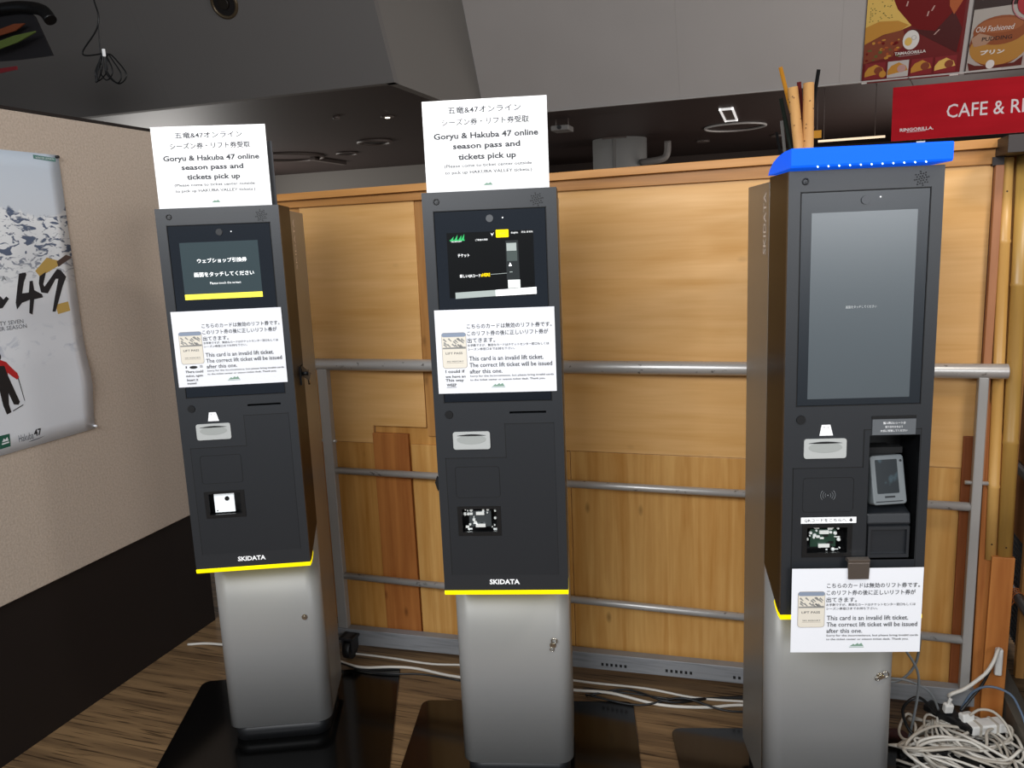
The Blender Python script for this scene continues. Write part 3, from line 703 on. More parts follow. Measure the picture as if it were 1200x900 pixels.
# top: batten and overhanging cap, following a slight rise to the right
rise = lambda x: 1.731+(x+1.718)*.0093
b = B().prism([(-1.74, 1.690), (.560, 1.694), (.560, rise(.56)-.016), (-1.74, rise(-1.74)-.016)], -.012, .02, 'y').build('top_batten', W_cap, wb, bevel=.001)
b = B().prism([(-1.76, rise(-1.76)-.016), (.560, rise(.56)-.016), (.560, rise(.56)+.008), (-1.76, rise(-1.76)+.008)], -.030, .09, 'y').build('top_cap', wood('cap_pine', '#cf9756', '#b57c3e', True, .3), wb, bevel=.001)
# bamboo slats at the right end
def bamboo(name, xa, xb, wd, z0, z1, y, nodes, m):
    b = B(); N = 10; zs = [z0]
    for nz in nodes: zs += [nz-.006, nz, nz+.006]
    zs.append(z1); vs = []; 
    for z in zs:
        t = (z-z0)/(z1-z0); xc = xa+(xb-xa)*t; bulge = .0025 if z in nodes else 0
        for i in range(N+1):
            a = PI*i/N; vs.append((xc+math.cos(a)*(wd/2+bulge), y-math.sin(a)*(wd*.32+bulge), z))
        for i in range(N+1):
            a = PI*(N-i)/N; vs.append((xc+math.cos(a)*(wd/2-.004), y-math.sin(a)*(wd*.32-.004)+.001, z))
    K = 2*(N+1)
    fs = [(j*K+i, j*K+(i+1) % K, (j+1)*K+(i+1) % K, (j+1)*K+i) for j in range(len(zs)-1) for i in range(K)]
    b.add(vs, fs, 0, True); b.add([], []); b.f += [tuple(range(K))[::-1], tuple(range((len(zs)-1)*K, len(zs)*K))]; b.m += [0, 0]; b.s += [False, False]
    sl = b.build(name, m, wb)
    q = B()
    for zz in (z1-.09, z0+.05): q.cyl((xa+(xb-xa)*((zz-z0)/(z1-z0)), y-wd*.34, zz), (xa+(xb-xa)*((zz-z0)/(z1-z0)), y-wd*.2, zz), .0025, n=8)
    q.build('nail', mat('nail_dark', '#4a3a2c', .4, metal=.6), sl)
bamboo('bamboo_slat', .610, .586, .031, .555, 1.710, .006, (.78, 1.13, 1.485), M_bam)
bamboo('bamboo_slat', .646, .627, .041, .550, 1.712, .004, (.915, 1.365), M_bam2)
B().box(.552, .70, -.14, .03, 1.7125, 1.757).build('dark_cap_block', mat('dark_wood_block', '#221713', .5), wb, bevel=.001)
B().box(.545, .573, -.020, .0, 1.690, 1.7120).build('dark_notch', MAT['dark_wood_block'], wb)

# side return of the wooden wall at the right end
wr = setting('wall_right')
B().box(.83, .842, 2.20, 3.40, .42, 1.72).build('pine_panel', W_org, wr, bevel=.001)
b = B().box(.842, .846, 2.2, 3.4, .02, .42, 0)
for i in range(60): b.box(.838, .842, 2.2+.02*i, 2.205+.02*i, .02, .42, 1)
for i in range(20): b.box(.836, .840, 2.2, 3.4, .03+.02*i, .034+.02*i, 1)
b.build('grille_mesh', [mat('mesh_backing', '#23272b', .6), mat('grille_grey', '#6d7782', .4, metal=.4)], wr)
B().box(.76, .785, 2.80, 2.825, .06, .95).build('thin_stake', W_stud, wr, bevel=.001)

# ---------------------------------------------------------------- steel handrail frame in front of the wall
hr = thing('steel_handrail', 'worn steel handrail with three bars on a low beam before the plywood wall', 'handrail', (0, 2.525, 0))
B().cyl((-1.610, 0, 1.127), (.612, 0, 1.127), .0215, n=24).build('top_rail', M_steel, hr, bevel=.001)
for z in (.727, .310):
    B().cyl((-1.580, 0, z), (.545, 0, z), .0128, n=16).build('lower_rail', M_steel, hr)
for x0, x1 in ((-1.593, -1.553), (.539, .565)):
    B().box(x0, x1, -.014, .014, .10, 1.112).build('post', mat('post_steel', '#b0aeab', .42, metal=.4), hr, bevel=.003)
bm_ = B().prism([(-1.64, .034), (.580, .104), (.580, .158), (-1.64, .098)], -.017, .020, 'y').build('base_beam', mat('grey_beam', '#8f9194', .5, metal=.2, noise=((6, 6, 90), '#7d7f82', .5, .7, 3)), hr, bevel=.002)
for x in (-.56, -.34, -.12):
    for i in range(6):
        zc = .088+.0300*(x+.6)+.0005*i; B().box(x+i*.016, x+i*.016+.008, -.0180, -.0165, zc-.005, zc+.005).build('slot', M_groove, bm_)
for x, q in ((-1.573, .840), (.552, .80)): B().cyl((x-.03, -.0, q), (x+.03, -.0, q), .006, n=8).build('rivet', M_steel, hr)
for x in (-1.53, .50):
    c = B(); c.cyl((x-.014, -.045, .036), (x+.014, -.045, .036), .036, n=22, mi=0); c.box(x-.022, x-.016, -.065, -.018, .03, .09, 1); c.box(x+.016, x+.022, -.065, -.018, .03, .09, 1); c.box(x-.03, x+.03, -.07, -.018, .080, .090, 1)
    c.build('castor', [mat('rubber_black', '#101012', .5), mat('castor_fork', '#2c2c2e', .5)], hr)

sr = thing('side_handrail', 'grey steel handrail running toward the viewer along the right end wall', 'handrail', (.755, 2.62, 0))
for z in (.746, .339): B().cyl((0, -.85, z), (0, .62, z), .0165, n=16).build('lower_rail', mat('dull_steel', '#6b6b6c', .45, metal=.6), sr)
B().cyl((0, -.85, 1.136), (0, .62, 1.136), .0215, n=16).build('top_rail', MAT['dull_steel'], sr)
B().box(-.016, .016, .56, .60, .05, 1.12).build('post', MAT['dull_steel'], sr); B().box(-.016, .016, -.84, -.80, .05, 1.12).build('post', MAT['dull_steel'], sr)
B().box(-.082, -.030, -.85, .62, .035, .115).build('base_beam', mat('dusty_beam', '#5c574e', .6, metal=.2), sr, bevel=.002)
b = B()
for i in range(4): b.ring((.755, 2.80+.012*i, .339), .0195, .0018, 'y', 14, 5)
b.tube([(.742, 2.80, .33), (.725, 2.77, .325), (.715, 2.78, .345), (.728, 2.80, .350), (.738, 2.79, .335)], .0018, 5)
tag(b.build('twine_tie', mat('orange_twine', '#c9743a', .8)), 'orange twine knotted around the low bar of the side handrail', 'twine')

# ---------------------------------------------------------------- upper room: sloping fascias, ceilings, far hall
M_grey = mat('grey_fascia', '#b2adaa', .75, spec=.25, noise=((1.2, 1.2, 1.2), '#aca7a4', .3, .7, 2))
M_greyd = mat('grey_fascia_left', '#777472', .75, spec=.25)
M_brown = mat('dark_brown_ceiling', '#3b2f2c', .55, spec=.35)
SL = .4986; Z0, Z1 = 2.8436, 4.30
def fascia(name, x0, x1, y0, m, seams):
    s = setting(name)
    xs = [x0]+seams+[x1]
    for a, b_ in zip(xs, xs[1:]):
        t = Z1-Z0; g = .0004
        q = B(); ya, yb = y0, y0-SL*t
        q.add([(a+g, ya, Z0), (b_-g, ya, Z0), (b_-g, yb, Z1), (a+g, yb, Z1), (a+g, ya+.08, Z0), (b_-g, ya+.08, Z0), (b_-g, yb+.08, Z1), (a+g, yb+.08, Z1)],
              [(0, 1, 2, 3), (7, 6, 5, 4), (4, 5, 1, 0), (3, 2, 6, 7), (0, 3, 7, 4), (1, 5, 6, 2)])
        q.build('fascia_panel', m, s)
    return s
fascia('wall_fascia_right', -2.99, 6.0, 8.36, M_grey, [-.95, .5, 2.5, 4.3])
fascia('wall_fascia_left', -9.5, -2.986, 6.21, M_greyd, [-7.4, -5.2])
q = B(); t = Z1-Z0
q.add([(-2.99, 6.22, Z0), (-2.99, 8.36, Z0), (-2.99, 8.36-SL*t, Z1), (-2.99, 6.22-SL*t, Z1), (-3.07, 6.22, Z0), (-3.07, 8.44, Z0), (-3.07, 8.44-SL*t, Z1), (-3.07, 6.22-SL*t, Z1)],
      [(0, 1, 2, 3), (7, 6, 5, 4), (4, 5, 1, 0), (3, 2, 6, 7), (0, 3, 7, 4), (1, 5, 6, 2)])
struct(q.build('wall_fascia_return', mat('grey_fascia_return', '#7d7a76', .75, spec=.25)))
struct(B().box(-10, 8, -1.5, 8.4, Z1, Z1+.1).build('ceiling_upper', mat('upper_ceiling', '#9a9794', .8)))
b = B(); b.box(-10, -3.07, 6.29, 17, Z0, Z0+.1); b.box(-3.07, 8, 8.44, 17, Z0, Z0+.1)
struct(b.build('ceiling_hall', M_brown))
struct(B().box(-10, -4.55, 12.6, 12.8, 0, Z0).build('wall_far_left', mat('far_wall_grey', '#77736e', .8)))
struct(B().box(-4.55, 8, 14.4, 14.6, 0, Z0).build('wall_far', mat('far_wall_dark', '#453a35', .8)))
struct(B().box(-10.1, -10, -1, 17, 0, Z1).build('wall_side_left', mat('side_wall', '#6a6663', .8)))

def round_fitting(label, x, y, R, tube_r, m, fill=None, name='ceiling_ring', lamp=None):
    t = thing(name, label, 'ceiling fitting', (x, y, Z0))
    B().ring((0, 0, -.012-tube_r*.2), R, tube_r, 'z', 40, 8).build('ring', m, t)
    if fill: B().cyl((0, 0, -.010), (0, 0, .0), R, n=36).build('inner_disc', fill, t)
M_ring = mat('ring_white', '#b9b7b4', .4); M_ringd = mat('ring_dark', '#5a504b', .5); M_vent = mat('vent_dark', '#171211', .7)
round_fitting('thin white ring on the dark ceiling left of the bundle of sticks', -.55, 10.85, .37, .014, M_ring)
round_fitting('large faint ring on the dark ceiling at far left beside the leftmost sign', -6.60, 10.15, .48, .022, M_ringd)
round_fitting('dark round vent on the hall ceiling nearest the middle sign', -4.85, 9.40, .20, .022, M_ringd, M_vent, 'ceiling_vent')
round_fitting('small dark round vent between the faint ring and the larger vent', -5.75, 10.30, .14, .015, M_ringd, M_vent, 'ceiling_vent')
t = thing('strip_fitting', 'grey strip fitting running along the dark ceiling behind the leftmost sign', 'ceiling fitting', (-6.40, 10.9, Z0)); B().box(-.045, .045, -.45, .45, -.05, 0).build('strip_housing', M_ringd, t, bevel=.005)
t = thing('recessed_spotlight', 'small bright spotlight alone on the dark ceiling left of the middle sign', 'light', (-3.83, 7.75, Z0)); B().cyl((0, 0, -.012), (0, 0, 0), .07, n=20).build('trim_ring', M_ringd, t); B().cyl((0, 0, -.018), (0, 0, -.012), .025, n=14).build('bulb', glow('spot_bulb', '#fff4e0', 2.5), t)
t = thing('ceiling_grille', 'white framed rectangular grille on the dark ceiling above the thin white ring', 'vent', (-.565, 9.75, Z0))
q = B(); 
for x0, x1, y0, y1 in ((-.075, -.055, -.5, .5), (.055, .075, -.5, .5), (-.075, .075, -.5, -.46), (-.075, .075, .46, .5)): q.box(x0, x1, y0, y1, -.02, 0)
q.build('grille_frame', glow('grille_lit_white', '#f0efee', .55), t); B().box(-.055, .055, -.46, .46, -.008, 0).build('grille_insert', M_ringd, t)  # frame has a glow of its own so the white metal looks lit
t = thing('projector', 'small grey projector hanging from the dark ceiling right of the middle sign', 'projector', (-2.30, 8.95, 2.705)); B().box(-.10, .10, -.12, .12, 0, .055).build('case', mat('projector_grey', '#7e7b78', .5), t, bevel=.008)
for x in (-.07, .07): B().cyl((x, 0, .055), (x, 0, Z0-2.705), .006, n=8).build('hanger', M_ringd, t)
B().cyl((.0, -.14, .03), (0, -.12, .03), .022, n=14).build('lens', M_black, t)
for x, y, lab in ((-1.06, 12.2, 'small dark spotlight on the far ceiling under the white ring'), (-.05, 12.2, 'small dark spotlight on the far ceiling beside the sticks'), (-4.25, 7.45, 'tiny sensor on the dark ceiling nearest the grey fascia corner')):
    t = thing('ceiling_spot', lab, 'ceiling fitting', (x, y, Z0)); B().cyl((0, 0, -.03), (0, 0, 0), .09 if y > 8 else .035, n=18).build('spot_trim', M_ringd, t)
# column with its pipe
t = thing('round_column', 'pale round column far behind the wooden wall, right of the middle sign', 'column', (-2.11, 11.35, 0))
B().cyl((0, 0, 0), (0, 0, Z0), .37, n=40).build('shaft', mat('column_grey', '#a3a29f', .6), t)
B().box(-.02, .02, -.385, -.36, 0, Z0-.03).build('joint_strip', mat('column_joint', '#6f6d6a', .6), t); B().box(-.16, .16, -.375, -.35, Z0-.02, Z0).build('top_plate', M_ringd, t)
t = thing('elbow_pipe', 'grey elbow pipe beside the pale round column', 'pipe', (-1.58, 11.0, 0)); B().tube([(-.20, .1, 2.50), (.02, 0, 2.505), (.125, 0, 2.53), (.165, 0, 2.60), (.17, 0, 2.74)], .045, 12).build('bent_pipe', mat('pipe_grey', '#77726e', .5), t)

# posters on the sloping fascia
TH = math.atan(SL)
def on_fascia(x, t, off=.012):
    """t measured up the slope from height 2.80"""
    z = 2.80+t*.895; return Vector((x, 8.36-SL*(z-Z0)-off, z-off*.4))
def fposter(name, label, x0, x1, t1, mats, fn):
    o = on_fascia(0, .030); p = thing(name, label, 'poster', (0, o.y, o.z), (TH, 0, 0), 'food posters above the red banner')
    B().box(x0, x1, 0, .006, 0, t1-.03).build('board', mats[0], p)
    b = B(); fn(b, x0, x1, t1-.03); b.build('print', mats, p)
    return p
O = lambda L: [(x, t-.03) for x, t in L]
def post1(b, x0, x1, t1):
    y = -.002
    b.flat([(.90, .42), (1.07, .46), (1.46, .20), (1.47, .98), (.72, .98), (.70, .75)], y, 3)
    b.flat([(1.05, .44), (1.44, .20), (1.46, .40), (1.38, .55), (1.25, .40)], y-.001, 10)
    b.flat(O([(.690, .376), (.84, .438), (.993, .478), (1.032, .352), (.925, .247), (.752, .221), (.695, .205)]), y, 2)
    rnd = random.Random(2)
    for i in range(26):
        x, t = rnd.uniform(.71, .98), rnd.uniform(.23, .40); b.flat(ell(x, t-.03, rnd.uniform(.008, .022), rnd.uniform(.006, .014), 8), y-.0015, (6, 3, 7, 9)[i % 4])
    b.flat(O([(.692, .70), (.70, 1.0), (.90, 1.0), (.904, .718), (.937, .645), (1.059, .498), (.974, .466), (.839, .445), (.692, .376)]), y-.002, 1)
    b.flat(O([(.692, .52), (.80, .56), (.95, .55), (1.04, .505), (.974, .466), (.839, .445), (.692, .376)]), y-.003, 6)
    for i in range(34): x, t = rnd.uniform(.72, .90), rnd.uniform(.56, .72); b.flat(ell(x, t-.03, .006, .004, 6), y-.004, 9)
    b.flat(O([(1.331, .705), (1.442, .75), (1.44, .66), (1.383, .55), (1.341, .623)]), y-.002, 7)
    for (xa, ta, xb, tb) in ((1.20, .60, 1.23, .64), (1.17, .56, 1.19, .60), (1.24, .40, 1.29, .44), (1.00, .66, 1.02, .70)): b.flat(O([(xa, ta), (xa+.012, ta), (xb, tb), (xb-.012, tb)]), y-.003, 8)
    b.flat(ell(1.067, .347, .066, .082), y-.004, 5); b.flat(ell(1.047, .335, .030, .036, 12), y-.005, 1); b.ring((1.090, y-.005, .365), .018, .003, 'y', 12, 4, 4)
    b.text('TAMAGORILLA', .945, 1.196, .241, .026, y-.004, 5, .03)
    b.flat([(.98, .213), (1.15, .220), (1.15, .223), (.98, .216)], y-.004, 4)
    for (xa, mi) in ((.708, 6), (.898, 4), (1.088, 6), (1.278, 1)):
        q = [(xa, .035), (xa+.172, .038), (xa+.172, .180), (xa, .178)]
        b.flat(q, y-.004, 11 if mi != 4 else 4)
        b.flat([(xa+.003, .060), (xa+.168, .090), (xa+.150, .130), (xa+.09, .165), (xa+.03, .140), (xa+.003, .10)], y-.005, mi if mi != 4 else 6)
        b.flat(ell(xa+.115, .110, .036, .034, 12), y-.006, 2 if mi != 4 else 8)
    b.flat(ell(.86, .075, .03, .03, 12), y-.007, 6)
    b.flat([(.69, .001), (.735, .001), (.735, .012), (.69, .012)], y-.002, 5); b.flat([(1.41, .002), (1.48, .003), (1.48, .018), (1.41, .017)], y-.002, 5)
PM = [mat('poster_maroon', '#6a1a1c', .4), mat('omelette_yellow', '#d9b45c', .5), mat('rice_brown', '#7e3a20', .5), mat('sauce_red', '#6d1418', .3), mat('print_grey', '#b9b6b2', .5), mat('print_white', '#d8d5d0', .5),
      mat('egg_orange', '#bd8630', .5), mat('carrot', '#a85220', .5), mat('sauce_glint', '#b8938c', .4), mat('herb', '#5a5a26', .5), mat('sauce_dark', '#481012', .4), mat('inset_maroon', '#80262a', .4)]
fposter('food_poster', 'dark red food poster with a yellow omelette and a white egg', .690, 1.487, .98, PM, post1)
def post2(b, x0, x1, t1):
    y = -.002
    b.flat([(1.53, .60), (2.35, .60), (2.35, .95), (1.53, .95)], y, 1); b.flat([(1.70, .615), (1.95, .615), (1.95, .80), (1.78, .80)], y-.001, 10); b.text('EGG CARE', 1.585, 1.715, .618, .020, y-.002, 5)
    b.flat([(1.535, .02), (2.02, .02), (2.02, .55), (1.535, .535)], y, 4)
    b.flat(ell(1.760, .245, .225, .20), y-.001, 2); b.flat(ell(1.760, .210, .220, .150), y-.002, 6); b.flat(ell(1.755, .350, .205, .120), y-.003, 3)
    b.flat(ell(1.750, .390, .170, .060), y-.004, 7); b.flat([(1.54, .30), (1.60, .34), (1.72, .30), (1.66, .24), (1.57, .23)], y-.004, 8)
    b.flat([(1.54, .10), (1.60, .07), (1.76, .055), (1.90, .07), (1.96, .12), (1.96, .04), (1.56, .03)], y-.004, 9)
    b.text('Old Fashioned', 1.565, 1.850, .372, .045, y-.006, 5, skew=.15); b.text('PUDDING', 1.625, 1.852, .288, .034, y-.006, 1, .01)
    b.text('プリン', 1.628, 1.812, .176, .040, y-.006, 5, .05); b.flat(ell(1.717, .072, .034, .038, 16), y-.006, 5); b.flat([(1.62, .025), (1.81, .029), (1.81, .033), (1.62, .029)], y-.006, 5)
    b.flat(ell(1.965, .560, .115, .120, 30), y-.007, 11); b.ring((1.965, y-.008, .560), .150, .006, 'y', 26, 4, 12)
    b.flat([(2.02, .02), (2.35, .02), (2.35, .55), (2.02, .55)], y-.0005, 10); b.flat(ell(2.12, .25, .13, .15), y-.002, 6)
PM2 = [mat('poster2_base', '#2a1612', .5), mat('cocoa', '#2c1512', .5), mat('caramel', '#7a3a1c', .4), mat('caramel_top', '#8a4a26', .4), mat('cream_bg', '#a8a19a', .5), mat('print_white', '#d8d5d0', .5), mat('custard', '#ad7c34', .45),
       mat('caramel_light', '#9a5a34', .4), mat('pudding_cut', '#a5826a', .5), mat('saucer_red', '#5a2018', .4), mat('wood_bg', '#5a4a24', .5), mat('badge_red', '#a01c26', .5), mat('badge_pink', '#b9767a', .5)]
fposter('pudding_poster', 'brown pudding poster with a red badge, at the right end of the fascia', 1.527, 2.35, .98, PM2, post2)
B().box(-3, 6, 8.345, 8.37, 2.815, 2.8430)
tr = struct(B().box(-2.98, 6, 8.330, 8.362, 2.832, 2.8432).build('trim_1', mat('trim_white', '#a8a5a2', .5)))

# red banner
bn = thing('red_banner', 'long red banner reading CAFE and more in white, hanging below the food posters', 'banner', (.918, 8.0, 2.262), (0, 0, 0))
vs = []; 
B().box(0, 3.2, 0, .008, 0, .452).build('cloth', mat('banner_red', '#b01522', .7, spec=.1, noise=((2, 2, 9), '#a5121e', .35, .65, 3)), bn)
b = B(); y = -.002
b.text('CAFE & RESTAURANT', .426, 1.740, .218, .113, y, 0, .006)
b.text('RINGORILLA.', .066, .330, .090, .028, y, 0, .03); b.flat([(.12, .066), (.27, .070), (.27, .0735), (.12, .0695)], y, 0)
b.build('lettering', mat('banner_white', '#d6c9cc', .5), bn)
for x in (.16, 1.4): B().cyl((x, .004, .452), (x, .330, .576), .004, n=6).build('hanging_cord', M_ringd, bn)
t = thing('small_tag', 'tiny white and orange tag hanging under the red banner', 'tag', (1.155, 8.0, 2.193)); B().box(-.035, .035, 0, .006, 0, .055).build('tag_card', M_paper, t); B().box(-.02, .015, -.002, 0, .01, .035).build('tag_print', mat('tag_orange', '#c97a3a', .5), t); B().cyl((0, .003, .055), (0, .003, .07), .003, n=6).build('tag_string', M_ringd, t)
t = thing('light_tube', 'thin warm white tube light left of the red banner', 'light', (.338, 8.55, 2.361)); B().cyl((0, 0, 0), (.59, 0, .001), .011, n=10).build('tube', glow('warm_tube', '#ffe6c4', .85), t)
for x in (.05, .5): B().cyl((x, 0, .01), (x, 0, .4826), .003, n=6).build('wire', M_ringd, t)
t = thing('exit_tag', 'tiny orange square sign above the left end of the tube light', 'sign', (.325, 8.50, 2.423)); B().box(-.04, .04, 0, .01, -.035, .035).build('sign_plate', glow('orange_plate', '#b8802a', .35), t); B().cyl((0, .005, .035), (0, .005, .4205), .004, n=6).build('wire', M_ringd, t)

# downlight in the left fascia
n_ = Vector((0, -1, -SL)).normalized()
c0 = Vector((-4.288, 6.21-SL*(3.525-Z0), 3.525))
t = thing('round_downlight', 'round recessed downlight in the grey sloping fascia at the top edge', 'light', c0)
def disc_ring(b, n, R, r, off):
    u = Vector((1, 0, 0)); v = n.cross(u); b.tube([n*off+(u*math.cos(a)+v*math.sin(a))*R for a in [2*PI*i/30 for i in range(30)]], r, 8, True, 0, 1)
b = B(); disc_ring(b, n_, .110, .014, .004); b.build('trim_ring', mat('brass_trim', '#6a5c48', .3, metal=.5), t)
B().cyl(n_*.002, n_*.006, .104, n=30).build('dark_well', M_vent, t)
b = B(); b.cyl(n_*.006, n_*.03, .05, .045, 20); b.build('lamp', mat('lamp_glass', '#2a2622', .2), t)

# hanging coil of cable
t = thing('hanging_cable', 'thin black cable hanging in a bundled coil near the upper left', 'cable', (-3.84, 4.0, 0))
b = B(); b.tube([(.035, 0, Z1), (.030, 0, 3.3), (.022, 0, 3.05), (.045, 0, 2.93), (.010, 0, 2.85), (-.10, 0, 2.755), (-.085, 0, 2.725), (.03, 0, 2.722), (.05, 0, 2.72)], .0045, 6)
b.tube([(.035, .0, 2.90), (.025, 0, 2.75), (.018, 0, 2.66)], .003, 6); b.build('cable_drop', M_black, t)
b = B(); rnd = random.Random(4)
for i in range(6):
    cx = .045+rnd.uniform(-.02, .02); w_ = .03+.012*i; an = rnd.uniform(-.5, .6); h = .15+rnd.uniform(-.02, .03)
    b.tube([(cx+math.sin(an)*0, .004*i, 2.72), (cx-w_*.7+math.sin(an)*h*.4, .004*i, 2.70-h*.45), (cx-w_*.2+math.sin(an)*h, .004*i, 2.72-h), (cx+w_*.6+math.sin(an)*h*.9, .004*i, 2.72-h*.75), (cx+w_*.5+math.sin(an)*h*.3, .004*i, 2.72-h*.3)], .0042, 6, True)
b.build('cable_coil', M_black, t)
B().box(.050, .062, -.012, .0, 2.705, 2.745).build('cable_tie', M_white, t)

# dark hanging decoration at the upper left
t = thing('hanging_flag', 'dark hanging flag on a black tube in the upper left corner', 'flag', (-4.55, 4.05, 0))
B().tube([(-.5, 0, 3.07), (0, 0, 3.075), (.20, 0, 3.055), (.32, -.02, 3.015), (.375, -.03, 2.955)], .036, 12).build('black_tube', M_black, t)
b = B().prism([(-.25, 2.79), (.04, 2.775), (.300, 2.772), (.200, 3.01), (.08, 3.11), (-.25, 3.10)], .02, .032, 'y'); b.build('cloth', mat('flag_dark', '#161317', .7), t)
B().tube([(-.3, .03, 3.09), (-.3, .03, 3.6), (-.28, .03, Z1)], .006, 6).build('wire', M_black, t)
for nm, lab, pts, m in (('green_streamer', 'green streamer across the dark flag in the upper left corner', [(-4.70, 2.80), (-4.40, 2.845), (-4.255, 2.885), (-4.25, 2.893), (-4.42, 2.885), (-4.70, 2.845)], mat('streamer_green', '#5a6a2c', .6)),
                        ('orange_streamer', 'orange streamer over the dark flag in the upper left corner', [(-4.70, 2.90), (-4.45, 2.925), (-4.365, 2.958), (-4.45, 2.965), (-4.70, 2.93)], mat('streamer_orange', '#7a3a18', .6)),
                        ('red_streamer', 'red streamer hanging lowest in the upper left corner', [(-4.75, 2.665), (-4.55, 2.672), (-4.39, 2.68), (-4.39, 2.70), (-4.55, 2.70), (-4.75, 2.70)], mat('streamer_red', '#7a1820', .6))):
    yy = {'g': 3.97, 'o': 4.01, 'r': 3.93}[nm[0]]
    b = B().prism(pts, yy-.004, yy+.004, 'y', 0); x0, z0 = pts[0]; b.cyl((x0+.1, yy, z0+.03), (x0+.1, yy, Z1), .0025, n=5)
    tag(b.build(nm, m), lab, 'streamer', 'streamers in the upper left corner')

# ---------------------------------------------------------------- bundle of poles behind the right kiosk
def pole(name, label, a, b_, r, m, n=10, taper=1., knots=0):
    """a = top, b_ = lower seen point; carried on down to the bottom of the bin"""
    a, b_ = Vector(a), Vector(b_); d = (b_-a)/(a.z-b_.z); foot = a+d*(a.z-1.402)
    b = B(); b.cyl(a, foot, r, r*taper, n)
    for i in range(knots):
        t = random.uniform(.04, .34); c = a.lerp(foot, t); an = random.uniform(PI, 2*PI); v = Vector((math.cos(an)*r*.9, math.sin(an)*r*.9, 0)); b.cyl(c, c+v*1.25, .004, .002, 6, 1)
    o = b.build(name, [m, mat('twig_stub', '#6e4b26', .6)]); tag(o, label, 'stick', 'bundle of sticks behind the right kiosk')
bn_ = thing('stick_bin', 'tall open bin behind the wooden wall holding the bundle of sticks', 'bin', (.06, 2.83, 0))
B().box(-.11, .19, -.10, .12, 0, 1.40).build('bin_base', M_darkwall, bn_)
for x0, x1, y0, y1 in ((-.11, .19, -.10, -.09), (-.11, .19, .11, .12), (-.11, -.10, -.09, .11), (.18, .19, -.09, .11)): B().box(x0, x1, y0, y1, 1.40, 1.62).build('bin_wall', M_darkwall, bn_)
M_peel = mat('peeled_wood', '#cf9e62', .5, noise=((30, 30, 4), '#b98550', .4, .65, 3))
pole('wooden_stick', 'peeled pale wooden stick at the left of the bundle behind the blue light bar', (.031, 2.760, 1.975), (.053, 2.765, 1.795), .016, M_peel, 12, 1.1, 8)
pole('wooden_stick', 'thicker peeled wooden stick at the right of the bundle behind the blue light bar', (.078, 2.770, 1.985), (.080, 2.770, 1.795), .0165, M_peel, 12, 1.15, 8)
pole('amber_stick', 'amber stick leaning left out of the bundle behind the blue light bar', (-.006, 2.80, 2.045), (.025, 2.80, 1.925), .0085, mat('amber', '#b47a24', .35), 4)
pole('dark_red_stick', 'dark red flat stick standing between the two peeled wooden sticks', (.050, 2.80, 1.995), (.061, 2.80, 1.885), .0090, mat('dark_red', '#5e1a1a', .4), 4)
pole('black_stick', 'tall black stick leaning right out of the bundle', (.108, 2.82, 2.030), (.086, 2.82, 1.870), .0080, M_black, 4)
pole('dark_green_stick', 'dark green stick at the left of the bundle, shorter than the amber one', (-.003, 2.83, 1.955), (.030, 2.83, 1.800), .0085, mat('dark_green', '#18201a', .4), 4)
pole('grey_stick', 'short grey stick low at the left of the bundle', (.000, 2.86, 1.890), (.012, 2.86, 1.790), .0070, mat('stick_grey', '#6f6c68', .4), 4)
pole('black_stick', 'shortest black stick at the far left of the bundle', (-.015, 2.90, 1.860), (.000, 2.90, 1.780), .0060, M_black, 4)

# ---------------------------------------------------------------- cables on the floor
M_wc = mat('white_cable', '#cfcbc2', .45); M_wc2 = mat('grey_white_cable', '#b3aca0', .5); M_bc = mat('black_cable', '#101113', .45); M_gc = mat('grey_cable', '#7c8083', .45)
def cable(label, pts, r, m, name='cable', group=None, sub=6):
    return tag(B().tube(pts, r, 7, False, 0, sub).build(name, m), label, 'cable', group)
cable('thin white cable lying nearest the plywood wall, behind the middle kiosk', [(-1.548, 2.395+.09, .010), (-1.50, 2.500, .006), (-1.36, 2.452+.05, .006), (-1.20, 2.50, .006), (-1.05, 2.525, .006), (-.80, 2.525, .006), (-.62, 2.520, .006), (-.41, 2.530, .006), (-.25, 2.515, .006), (-.10, 2.53, .006), (.1, 2.56, .006)], .0042, M_wc, 'white_cable')
cable('thicker white cable running along the floor just behind the black base plates', [(-2.22, 2.40, .006), (-2.12, 2.43, .006), (-1.85, 2.44, .006), (-1.60, 2.43, .013), (-1.45, 2.40, .015), (-1.33, 2.43, .015), (-1.24, 2.45, .010), (-1.07, 2.44, .006), (-.80, 2.445, .012), (-.64, 2.45, .013), (-.52, 2.462, .013), (-.35, 2.445, .006), (-.20, 2.465, .008), (-.09, 2.50, .012), (.12, 2.53, .012)], .0052, M_wc, 'white_cable')
for i, (lab, pts) in enumerate((
    ('black cable between the middle and right kiosks, straightest and nearest the wall', [(-.62, 2.475, .006), (-.45, 2.488, .006), (-.30, 2.490, .006), (-.15, 2.535, .008), (.1, 2.58, .012)]),
    ('black cable between the middle and right kiosks, crossing over the white one', [(-.60, 2.436, .006), (-.47, 2.490, .017), (-.32, 2.450, .018), (-.20, 2.520, .006), (-.05, 2.57, .008), (.12, 2.60, .012)]),
    ('black cable between the middle and right kiosks, nearest the viewer', [(-.60, 2.430, .014), (-.42, 2.425, .006), (-.28, 2.480, .020), (-.12, 2.455, .012), (.1, 2.52, .022)]),
    ('black cable along the back edge of the leftmost base plate', [(-1.75, 2.425, .006), (-1.55, 2.405, .018), (-1.42, 2.385, .012), (-1.30, 2.395, .012), (-1.20, 2.425, .006), (-1.05, 2.42, .006)]))):
    cable(lab, pts, .0036, M_bc, 'black_cable')

